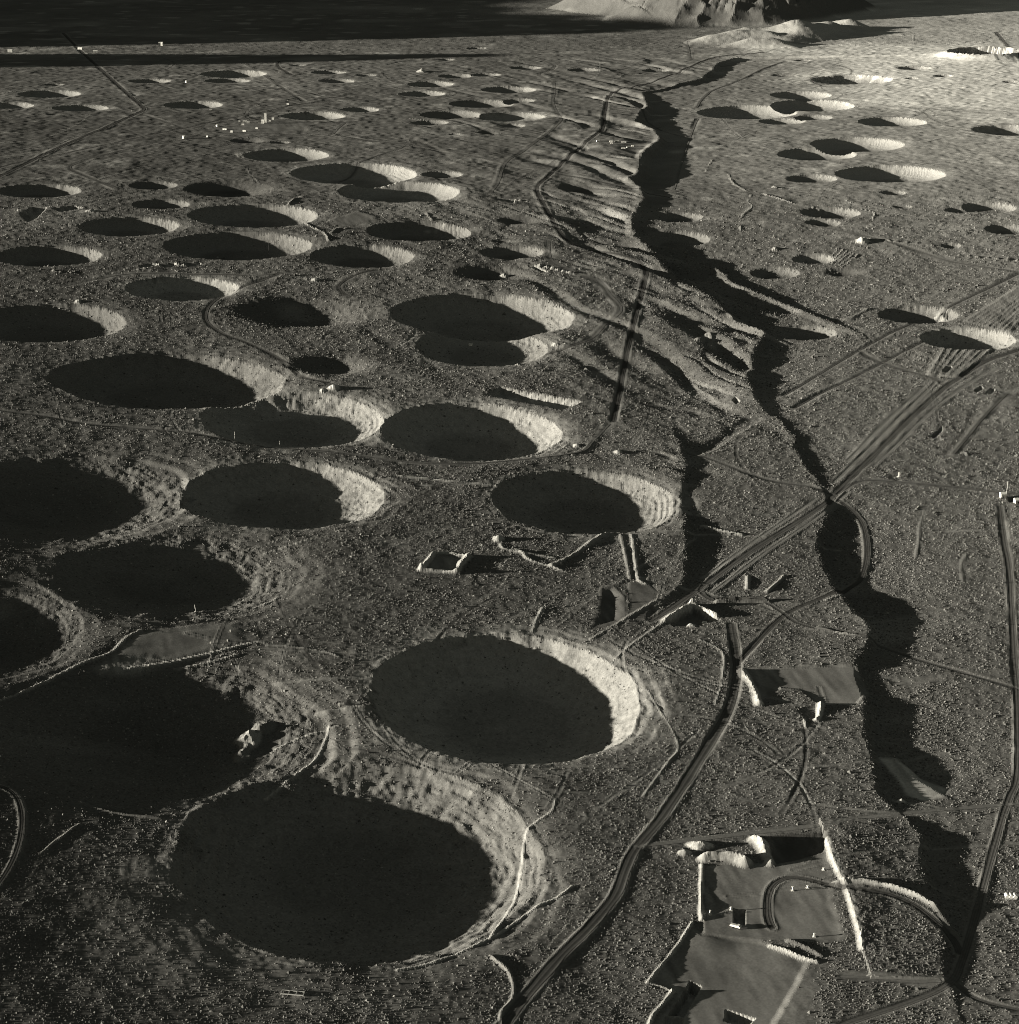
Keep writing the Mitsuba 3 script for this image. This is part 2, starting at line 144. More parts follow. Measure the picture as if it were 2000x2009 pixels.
 ([(-341.5, 2684.2), (-362.5, 2634.5), (-383.7, 2592.9), (-404.0, 2525.4), (-410.3, 2465.8), (-405.1, 2404.2), (-394.0, 2363.9), (-370.0, 2318.2), (-333.6, 2276.0), (-290.8, 2215.4), (-264.3, 2165.8), (-243.5, 2120.1),
   (-213.4, 2100.3)],
  4.0, 0.09, 0.64, 'dirt_road', 'loop road bending around the soft edged crater'),
 ([(62.4, 2970.4), (62.3, 2878.9), (65.1, 2815.8), (77.9, 2774.4), (94.5, 2737.9), (131.1, 2682.0), (143.0, 2593.6), (154.4, 2513.6), (148.5, 2473.3), (135.2, 2439.7), (118.3, 2383.8), (108.5, 2352.4), (80.6, 2302.0),
   (32.3, 2249.3), (-14.1, 2210.6)],
  4.8, 0.13, 0.56, 'dirt_road', 'pale road bending around the merged craters'),
 ([(-186.4, 1838.0), (-143.8, 1822.9), (-99.2, 1809.9), (-42.5, 1813.3), (10.2, 1831.6), (72.0, 1859.1), (90.6, 1900.8), (110.8, 1960.0)], 2.6, 0.14, 0.24, 'dirt_track',
  'thin pale path circling below the notched crater'),
 ([(-554.5, 1928.2), (-505.9, 1916.9), (-453.4, 1896.0), (-403.3, 1888.7), (-345.7, 1882.3), (-309.8, 1868.4), (-272.7, 1851.0), (-228.5, 1843.8), (-183.5, 1836.5)], 2.6, 0.12, 0.32, 'dirt_track',
  'faint track across the middle left'),
 ([(-342.7, 1084.6), (-331.1, 1079.8), (-320.6, 1068.2), (-310.8, 1042.6), (-304.6, 1009.6), (-303.3, 977.6), (-306.3, 946.7)], 2.9, 0.07, 0.48, 'dirt_track', 'curved track in the lower left corner'),
 ([(-224.8, 2547.2), (-243.9, 2595.7), (-244.0, 2640.9), (-221.9, 2704.5), (-200.1, 2732.6)], 2.8, 0.09, 0.64, 'dirt_track', 'short hooked track left of the merged craters'),
 ([(584.3, 2088.9), (549.9, 2024.7), (472.6, 1870.2)], 2.6, 0.12, 0.24, 'dirt_track', 'faint track at the right below the pair of pits'),
 ([(-216.2, 3966.4), (-293.1, 3783.9), (-335.4, 3648.8)], 2.6, 0.13, 0.24, 'dirt_track', 'faint track near the tower'),
 ([(323.4, 2092.9), (392.3, 2210.5), (456.6, 2312.9), (525.3, 2417.8), (606.5, 2527.6), (767.9, 2741.9)], 2.6, 0.1, 0.8, 'dirt_track', 'upper of two parallel ruts beside the furrowed field'),
 ([(328.0, 2038.4), (376.6, 2113.4), (462.0, 2232.4), (537.1, 2338.5), (552.1, 2360.2)], 2.6, 0.1, 0.8, 'dirt_track', 'lower of two parallel ruts beside the furrowed field'),
 ([(447.5, 2299.7), (459.6, 2255.3), (483.9, 2209.6), (513.6, 2165.3), (519.2, 2132.2)], 2.6, 0.12, 0.4, 'dirt_track', 'short track joining the ruts to the diagonal road'),
 ([(1622.7, 6335.0), (1586.3, 6119.4), (1549.4, 5906.0), (1505.6, 5639.1), (1459.1, 5341.5)], 4.8, 0.18, 0.4, 'dirt_track', 'thin far track at the top right'),
 ([(574.9, 6170.9), (558.0, 5891.3), (540.7, 5667.1)], 3.6, 0.17, 0.24, 'dirt_track', 'short pale far track below the small mounds'),
 ([(450.0, 4460.2), (427.4, 4327.3), (350.2, 3793.3), (310.0, 3482.2)], 2.6, 0.16, 0.24, 'dirt_track', 'thin track hugging the scarp shadow'),
 ([(464.4, 4650.8), (490.4, 4782.2), (543.2, 4963.7), (618.6, 5132.4), (730.4, 5439.6), (815.2, 5610.2)], 4.2, 0.12, 0.4, 'dirt_track', 'track leading from the long oval crater to the pale apron')]
LINES = [([(-63.5, 897.2), (-48.8, 903.5), (-37.0, 912.4), (-11.3, 935.0), (-0.2, 949.8), (15.5, 969.5), (28.6, 980.4), (39.0, 993.2)], 1.9, 1.0, 0.34, 'earth_ridge',
  'pale winding ridge below the largest crater running to the dark road'),
 ([(-11.3, 935.0), (-3.6, 959.5), (2.8, 983.8), (7.9, 1028.3), (11.6, 1062.2), (27.6, 1084.3), (30.7, 1098.9)], 1.3, 0.7, 0.34, 'earth_ridge', 'pale branching ridge along the right rim of the largest crater'),
 ([(-11.1, 914.0), (-2.0, 901.2), (1.9, 887.3), (1.3, 870.6), (-4.8, 857.9), (-3.3, 843.5)], 2.6, 1.6, 0.2, 'earth_ridge', 'curved bank below the pale winding ridge at the bottom edge'),
 ([(-289.3, 1284.7), (-269.1, 1295.6), (-250.6, 1306.3), (-228.2, 1320.5), (-204.8, 1337.0), (-193.6, 1340.5)], 2.1, 1.4, 0.3, 'earth_ridge', 'thin straight kerb of soil above the large soft crater'),
 ([(-256.3, 1291.5), (-229.8, 1304.1), (-211.3, 1317.6)], 1.6, 1.0, 0.22, 'earth_ridge', 'fainter parallel soil line above the large soft crater'),
 ([(-373.7, 1202.2), (-360.0, 1222.8), (-344.7, 1250.7), (-327.0, 1282.8), (-308.1, 1308.0), (-301.3, 1336.2), (-293.3, 1351.3)], 3.2, 1.4, 0.26, 'earth_ridge',
  'bright bank climbing from the left edge above the large soft crater'),
 ([(-190.9, 1335.7), (-171.9, 1333.8), (-146.3, 1327.5), (-132.9, 1316.7)], 2.1, 1.6, 0.2, 'earth_ridge', 'dark sided bank left of the bright walled crater'),
 ([(-222.4, 1413.9), (-208.5, 1425.0), (-195.3, 1444.3)], 1.8, 1.0, 0.26, 'earth_ridge', 'short soil line right of the pole crater'),
 ([(-171.9, 1166.6), (-158.6, 1180.5), (-141.1, 1193.4), (-122.9, 1202.2)], 1.5, 1.0, 0.28, 'earth_ridge', 'pale ridge leaving the rubble heap'),
 ([(-164.2, 1104.7), (-150.8, 1127.5), (-136.8, 1150.2), (-131.5, 1179.3), (-129.9, 1203.2)], 2.2, 1.2, 0.3, 'earth_ridge', 'bright curved bank between the two large lower craters'),
 ([(-140.2, 1223.1), (-121.1, 1226.0), (-94.2, 1230.5)], 3.1, 3.0, 0.2, 'earth_ridge', 'dark bank joining the two large lower craters'),
 ([(-280.9, 1071.7), (-265.3, 1063.1), (-247.3, 1058.4), (-226.5, 1056.8)], 2.7, 1.8, 0.14, 'earth_ridge', 'dull bank below the large soft crater'),
 ([(-289.6, 1000.0), (-282.6, 1019.3), (-274.1, 1040.9)], 1.3, 0.9, 0.2, 'earth_ridge', 'faint short soil line at the lower left'),
 ([(-108.7, 1764.3), (-86.2, 1761.5), (-59.3, 1754.0), (-13.5, 1744.8)], 1.6, 1.6, 0.26, 'pipeline_bank', 'straight thin bank leading into the crater with a pale floor patch'),
 ([(37.5, 1529.9), (56.8, 1558.7), (90.0, 1619.7), (101.5, 1630.3)], 3.0, 3.0, 0.26, 'earth_ridge', 'straight ridge climbing to the crater with a pale floor patch'),
 ([(6.5, 1567.2), (11.3, 1559.5), (18.3, 1541.6), (34.6, 1529.8), (47.1, 1519.1)], 2.4, 1.8, 0.3, 'earth_ridge', 'bent pale bank right of the walled pond'),
 ([(-8.0, 1581.0), (-5.5, 1569.0), (11.3, 1559.5), (39.8, 1550.9)], 1.9, 1.8, 0.3, 'earth_ridge', 'short pale bank leading from the pale mound'),
 ([(114.1, 1616.7), (114.3, 1595.8), (113.3, 1542.2), (113.4, 1501.6), (118.4, 1492.0)], 2.4, 1.3, 0.28, 'earth_ridge', 'upright bank below the crater with a pale floor patch'),
 ([(104.2, 1616.2), (105.5, 1554.9), (106.2, 1503.7)], 1.9, 1.0, 0.2, 'earth_ridge', 'dim twin of the upright bank'),
 ([(28.3, 1432.1), (23.5, 1410.2), (18.8, 1382.4)], 1.8, 1.4, 0.3, 'earth_ridge', 'short upright bank above the bright walled crater'),
 ([(65.7, 1368.4), (81.8, 1390.8), (125.8, 1456.3)], 2.2, 1.4, 0.22, 'earth_ridge', 'long dark bank running from the bright walled crater to the diagonal road'),
 ([(80.8, 1329.0), (101.8, 1364.1), (126.4, 1405.1)], 1.7, 1.2, 0.28, 'earth_ridge', 'pale bank beside the long dark bank'),
 ([(105.1, 1276.9), (111.6, 1240.6), (117.9, 1207.8), (120.0, 1178.6), (110.7, 1156.4), (90.8, 1109.5)], 1.9, 1.2, 0.24, 'earth_ridge', 'thin bent soil line left of the wide dark road'),
 ([(153.7, 1370.6), (165.1, 1356.4), (169.9, 1338.1), (162.9, 1288.8), (154.1, 1251.4)], 2.5, 1.6, 0.26, 'earth_ridge', 'angled bank left of the road below the chevron pit'),
 ([(128.5, 1409.6), (139.0, 1424.7), (154.2, 1445.9)], 3.5, 4.0, 0.42, 'earth_berm', 'left arm of the white chevron berm by the road junction'),
 ([(155.1, 1445.9), (162.4, 1437.0), (172.0, 1422.6)], 3.6, 4.0, 0.42, 'earth_berm', 'right arm of the white chevron berm by the road junction'),
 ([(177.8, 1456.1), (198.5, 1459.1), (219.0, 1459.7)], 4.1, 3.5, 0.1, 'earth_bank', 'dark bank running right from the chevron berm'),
 ([(180.9, 1310.6), (183.9, 1294.2), (186.5, 1272.6), (186.6, 1251.5)], 3.2, 3.5, 0.42, 'earth_berm', 'bright white bank at the left side of the smooth grey pad'),
 ([(233.1, 1251.7), (230.4, 1239.9), (225.7, 1224.9)], 2.0, 3.0, 0.42, 'earth_berm', 'short white bank under the smooth grey pad'),
 ([(216.9, 1225.6), (215.8, 1213.5)], 1.2, 1.6, 0.3, 'earth_berm', 'tiny pale bank left of the short white one'),
 ([(254.6, 1398.1), (272.2, 1386.4), (291.0, 1382.3)], 3.5, 2.4, 0.36, 'earth_ridge', 'pale bank along the narrow track before the scarp'),
 ([(211.4, 1520.4), (206.7, 1489.3)], 2.3, 1.3, 0.3, 'earth_berm', 'small upright bank beside the diagonal road'),
 ([(243.4, 1521.2), (233.6, 1501.0), (223.1, 1481.2)], 2.3, 2.0, 0.28, 'earth_berm', 'slanting bank with a dark hollow beside it, right of the diagonal road'),
 ([(271.2, 1460.6), (287.3, 1475.1)], 2.3, 1.6, 0.26, 'earth_ridge', 'short pale bank below the curving road'),
 ([(184.3, 1649.9), (199.7, 1638.8), (218.3, 1626.5)], 2.5, 2.4, 0.3, 'earth_ridge', 'pale bank with a dark line, between scarp and bright crater'),
 ([(404.8, 1695.9), (392.8, 1658.5), (384.3, 1622.4), (373.2, 1580.9)], 4.5, 0.7, 0.2, 'earth_ridge', 'pale wavy soil streak on the plain at right'),
 ([(419.2, 1580.3), (408.2, 1553.8), (400.7, 1515.2)], 3.8, 0.6, 0.18, 'earth_ridge', 'faint soil streak near the right road'), ([(1359.8, 6386.2), (1284.2, 6035.8)], 2.5, 0.5, None, None, None),
 ([(121.1, 1020.0), (118.7, 997.1), (116.3, 975.7), (115.1, 957.3)], 3.5, 1.7, 0.36, 'earth_berm', 'pale left berm of the upper compound pad'),
 ([(123.4, 1026.5), (132.8, 1027.8), (142.7, 1026.5), (149.0, 1022.7)], 8.1, 5.2, 0.36, 'earth_berm', 'rough pale berm along the top left of the compound'),
 ([(158.5, 1051.8), (162.1, 1046.9), (163.0, 1033.6), (165.0, 1023.2)], 8.1, 5.6, 0.42, 'earth_berm', 'bright berm between the two dark yards of the compound'),
 ([(109.1, 954.2), (99.3, 931.8), (88.3, 910.9), (78.1, 890.8)], 3.0, 1.2, 0.36, 'earth_berm', 'pale slanting berm at the left of the lower pad'),
 ([(78.1, 890.8), (85.0, 888.0), (91.4, 882.3)], 2.7, 1.0, 0.36, 'earth_berm', 'short jog in the left berm of the lower pad'),
 ([(91.4, 882.3), (84.3, 869.5), (78.5, 859.4), (75.5, 848.4)], 3.8, 1.3, 0.34, 'earth_berm', 'bottom left berm of the lower pad'),
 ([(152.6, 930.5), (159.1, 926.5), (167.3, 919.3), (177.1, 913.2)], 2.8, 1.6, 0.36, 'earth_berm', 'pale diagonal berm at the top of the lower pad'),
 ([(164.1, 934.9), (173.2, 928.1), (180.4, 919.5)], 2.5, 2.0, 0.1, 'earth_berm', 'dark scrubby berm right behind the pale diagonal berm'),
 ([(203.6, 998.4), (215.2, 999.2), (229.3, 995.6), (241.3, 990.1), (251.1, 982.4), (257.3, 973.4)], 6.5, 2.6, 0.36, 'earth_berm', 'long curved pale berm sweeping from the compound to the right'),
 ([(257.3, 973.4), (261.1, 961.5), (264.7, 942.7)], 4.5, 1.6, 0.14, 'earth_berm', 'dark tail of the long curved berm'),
 ([(204.7, 1051.1), (205.4, 1024.6), (207.0, 999.1), (207.6, 974.7), (207.0, 948.3), (205.3, 925.8)], 4.8, 2.6, 0.38, 'cut_bank', 'pale cut bank along the right side of the compound'),
 ([(118.3, 959.5), (126.0, 964.1), (134.5, 968.8)], 0.6, 0.4, None, None, None), ([(-68.6, 1548.8), (-72.8, 1530.1), (-77.6, 1509.4)], 5.7, 3.2, 0.36, 'earth_berm', 'left wall of the small walled pond'),
 ([(-76.8, 1509.4), (-68.6, 1507.1), (-58.8, 1506.3), (-46.6, 1504.3)], 5.1, 3.2, 0.36, 'earth_berm', 'near wall of the small walled pond'),
 ([(-67.0, 1551.3), (-53.7, 1551.1), (-35.2, 1543.5)], 4.3, 2.6, 0.3, 'earth_berm', 'far wall of the small walled pond'),
 ([(-37.6, 1541.5), (-41.5, 1530.6), (-44.2, 1519.1), (-45.8, 1505.7)], 9.4, 4.6, 0.36, 'earth_berm', 'tall right wall of the small walled pond'),
 ([(114.4, 3216.0), (151.8, 3120.8), (193.7, 3066.8), (210.7, 2988.0)], 7.1, -5, None, None, None), ([(94.0, 3317.5), (107.5, 3291.7), (127.4, 3191.8)], 7.6, -5, None, None, None),
 ([(171.0, 2450.1), (191.6, 2572.4), (213.8, 2528.2), (245.3, 2482.6), (262.7, 2423.4)], 6.7, -5, None, None, None), ([(160.9, 2335.6), (184.6, 2264.8), (207.3, 2171.2), (218.2, 2102.0)], 6.4, -5, None, None, None),
 ([(191.3, 2239.5), (211.2, 2178.5), (218.0, 2106.5), (235.2, 2060.4), (253.4, 2009.9)], 5.6, -5, None, None, None), ([(141.8, 2061.4), (169.6, 2038.9), (203.3, 2021.0), (231.0, 1984.7)], 4.8, -4, None, None, None),
 ([(159.9, 2624.4), (177.7, 2542.9), (215.1, 2451.6), (254.3, 2338.6)], 5.8, -4, None, None, None), ([(239.6, 2258.8), (261.0, 2209.1), (290.9, 2185.3)], 4.6, -4, None, None, None),
 ([(247.3, 2338.4), (264.0, 2380.5), (261.8, 2311.8)], 3.5, 3, 0.2, None, None), ([(153.8, 1904.0), (190.6, 1868.4), (258.4, 1965.3), (288.6, 2016.8)], 5.3, -4, None, None, None),
 ([(159.6, 1831.5), (189.6, 1798.1), (229.8, 1816.5)], 6.5, -5, None, None, None), ([(121.8, 1847.4), (151.1, 1866.8), (176.2, 1832.1)], 2.8, -3, None, None, None),
 ([(250.2, 2787.7), (277.5, 2732.8), (304.3, 2611.4)], 4.8, 3, 0.2, None, None), ([(276.2, 4466.9), (299.7, 4438.7), (328.5, 4401.6)], 5.0, -4, None, None, None),
 ([(257.3, 4710.2), (301.3, 4668.2), (336.6, 4607.4)], 5.3, -4, None, None, None), ([(243.1, 4562.0), (291.7, 4513.0), (334.3, 4483.5)], 5.1, -4, None, None, None),
 ([(229.3, 4290.3), (273.8, 4222.0), (314.6, 4123.7)], 4.8, -4, None, None, None), ([(174.6, 3864.7), (216.8, 3829.6), (263.7, 3794.9)], 5.5, -5, None, None, None),
 ([(144.6, 3795.7), (190.7, 3742.1), (245.4, 3676.8)], 5.3, -5, None, None, None), ([(114.0, 4071.6), (146.6, 4010.3), (165.0, 3900.2)], 5.7, -5, None, None, None),
 ([(89.1, 3511.3), (128.3, 3482.7), (165.2, 3415.4), (221.4, 3372.2)], 4.9, -4, None, None, None), ([(153.1, 3360.9), (188.1, 3293.0), (222.7, 3242.7)], 5.7, -5, None, None, None),
 ([(157.3, 3241.8), (191.9, 3193.1), (216.5, 3145.6)], 5.5, -5, None, None, None), ([(422.0, 3860.0), (400.8, 3758.4), (394.0, 3712.6)], 6.4, 0.9, 0.3, None, None),
 ([(434.1, 3672.8), (432.6, 3567.5), (435.8, 3508.0), (444.0, 3451.2)], 6.0, 0.9, 0.3, None, None), ([(447.2, 3412.6), (433.0, 3343.6), (434.3, 3292.0), (412.3, 3227.4), (403.7, 3193.5)], 4.7, 0.9, 0.3, None, None),
 ([(393.5, 3122.9), (387.3, 3055.1)], 4.4, 0.8, 0.3, None, None), ([(458.8, 3450.8), (492.1, 3368.4), (521.4, 3305.1), (569.9, 3253.1)], 3.8, 2.0, 0.22, None, None),
 ([(305.2, 2483.8), (332.3, 2410.1), (358.0, 2340.2)], 3.5, 2, 0.2, None, None), ([(466.6, 2906.1), (543.0, 2933.4)], 1.7, 0.5, None, None, None),
 ([(552.4, 2987.8), (589.9, 3004.0), (629.8, 2985.6), (668.2, 2963.0)], 4.3, 2.4, 0.12, 'earth_bank', 'dark bank left of the white mound on the cross track'),
 ([(703.5, 2891.5), (739.3, 2865.8), (795.7, 2827.4)], 3.3, 2.4, 0.16, 'earth_bank', 'thin dark bank at the right edge below the cross track'),
 ([(502.0, 3477.2), (544.9, 3464.3), (604.1, 3461.7)], 4.0, 2.4, 0.24, 'earth_bank', 'long low pale bank below the small crater, upper right'),
 ([(609.8, 3332.6), (617.2, 3347.9)], 2.9, 1.8, 0.3, 'earth_bank', 'left end of a low rectangular enclosure at upper right'),
 ([(608.0, 3322.4), (627.0, 3311.3), (650.6, 3310.2)], 2.9, 1.8, 0.3, 'earth_bank', 'near side of a low rectangular enclosure at upper right'),
 ([(621.0, 3261.1), (638.9, 3221.1), (628.2, 3173.5)], 2.8, 1.6, 0.24, 'earth_bank', 'bent bank right of the pale spoil bank crater'), ([(464.6, 2478.2), (506.1, 2546.0)], 3.0, 1.4, 0.2, None, None),
 ([(-837.4, 3137.6), (-804.7, 3132.6)], 3.6, 2.4, 0.3, 'earth_berm', 'pale left end of the dark rectangular pit at far left'),
 ([(-566.0, 2694.5), (-547.9, 2689.7)], 3.1, 2.6, 0.34, 'earth_berm', 'leftmost pale berm of the row of small pits'),
 ([(-541.8, 2690.7), (-533.4, 2730.7), (-524.4, 2724.2)], 3.2, 2.6, 0.34, 'earth_berm', 'middle pale berm of the row of small pits'),
 ([(-502.5, 2735.3), (-484.5, 2722.3)], 3.2, 2.6, 0.3, 'earth_berm', 'rightmost pale berm of the row of small pits'),
 ([(-667.9, 2661.7), (-645.2, 2646.7), (-636.5, 2659.6)], 3.1, 1.8, 0.26, 'earth_bank', 'low bank under the crater at the left edge'),
 ([(-392.3, 3274.6), (-384.8, 3335.2), (-366.9, 3347.8)], 4.8, 2.6, 0.1, 'earth_bank', 'dark ridge beside the slumped notch crater'),
 ([(-351.9, 3115.2), (-328.0, 3055.6), (-303.6, 3002.8), (-290.6, 2937.6)], 4.3, 2.4, 0.24, 'earth_bank', 'slanting bank right of the slumped notch crater'),
 ([(-292.4, 3003.8), (-283.4, 3050.3), (-265.1, 3042.6)], 5.3, 2.6, 0.16, 'earth_bank', 'curled dark bank left of the hooked rim crater'),
 ([(-154.3, 3116.6), (-131.5, 3108.5), (-109.4, 3119.4)], 4.5, 2, 0.24, None, None), ([(-144.5, 3205.1), (-133.0, 3146.7)], 2.7, 2.0, 0.12, None, None),
 ([(-1.4, 3357.5), (32.1, 3337.1)], 2.9, 2.2, 0.28, 'earth_bank', 'small thin bank left of the trench road bend'),
 ([(43.3, 2780.2), (63.1, 2762.4), (78.7, 2744.6), (98.1, 2727.1)], 3.2, 3.2, 0.36, 'earth_berm', 'ragged white berm beside the pale bending road'),
 ([(-232.6, 4402.9), (-200.2, 4376.6), (-168.3, 4350.6)], 3.7, 2, 0.22, None, None), ([(513.5, 2179.7), (562.0, 2310.7)], 2.2, 1.3, 0.2, 'furrow', 'low parallel furrow in the field below the fan walled crater'),
 ([(518.8, 2178.0), (571.1, 2308.2)], 2.2, 1.3, 0.2, 'furrow', 'low parallel furrow in the field below the fan walled crater'),
 ([(524.2, 2176.2), (580.2, 2305.7)], 2.2, 1.3, 0.2, 'furrow', 'low parallel furrow in the field below the fan walled crater'),
 ([(529.5, 2174.5), (589.2, 2303.1)], 2.2, 1.3, 0.2, 'furrow', 'low parallel furrow in the field below the fan walled crater'),
 ([(534.8, 2172.7), (598.2, 2300.6)], 2.2, 1.3, 0.2, 'furrow', 'low parallel furrow in the field below the fan walled crater'),
 ([(540.1, 2171.0), (607.2, 2298.0)], 2.2, 1.3, 0.2, 'furrow', 'low parallel furrow in the field below the fan walled crater'),
 ([(545.4, 2169.2), (616.2, 2295.5)], 2.2, 1.3, 0.2, 'furrow', 'low parallel furrow in the field below the fan walled crater'),
 ([(621.8, 2450.3), (745.0, 2653.9)], 2.5, 1.3, 0.2, 'furrow', 'low parallel furrow in the field at the right edge'),
 ([(627.0, 2441.9), (745.8, 2643.0)], 2.5, 1.3, 0.2, 'furrow', 'low parallel furrow in the field at the right edge'),
 ([(632.2, 2433.5), (746.5, 2632.3)], 2.5, 1.3, 0.2, 'furrow', 'low parallel furrow in the field at the right edge'),
 ([(637.3, 2425.2), (747.3, 2621.6)], 2.5, 1.3, 0.2, 'furrow', 'low parallel furrow in the field at the right edge'),
 ([(642.4, 2417.0), (748.0, 2611.0)], 2.4, 1.3, 0.2, 'furrow', 'low parallel furrow in the field at the right edge'),
 ([(647.5, 2408.8), (748.8, 2600.5)], 2.4, 1.3, 0.2, 'furrow', 'low parallel furrow in the field at the right edge'),
 ([(652.6, 2400.6), (749.5, 2590.0)], 2.4, 1.3, 0.2, 'furrow', 'low parallel furrow in the field at the right edge'),
 ([(657.6, 2392.4), (750.2, 2579.6)], 2.4, 1.3, 0.2, 'furrow', 'low parallel furrow in the field at the right edge'),
 ([(662.5, 2384.4), (750.9, 2569.3)], 2.4, 1.3, 0.2, 'furrow', 'low parallel furrow in the field at the right edge'),
 ([(498.1, 2865.6), (533.8, 2954.4)], 2.7, 1.3, 0.2, 'furrow', 'short parallel furrow beside the small furrow side crater'),
 ([(501.0, 2855.3), (538.1, 2944.3)], 2.7, 1.3, 0.2, 'furrow', 'short parallel furrow beside the small furrow side crater'),
 ([(504.0, 2845.1), (542.3, 2934.3)], 2.7, 1.3, 0.2, 'furrow', 'short parallel furrow beside the small furrow side crater'),
 ([(506.9, 2834.9), (546.5, 2924.3)], 2.7, 1.3, 0.2, 'furrow', 'short parallel furrow beside the small furrow side crater'),
 ([(509.9, 2824.8), (550.7, 2914.4)], 2.7, 1.3, 0.2, 'furrow', 'short parallel furrow beside the small furrow side crater'),
 ([(512.8, 2814.8), (554.9, 2904.5)], 2.7, 1.3, 0.2, 'furrow', 'short parallel furrow beside the small furrow side crater')]
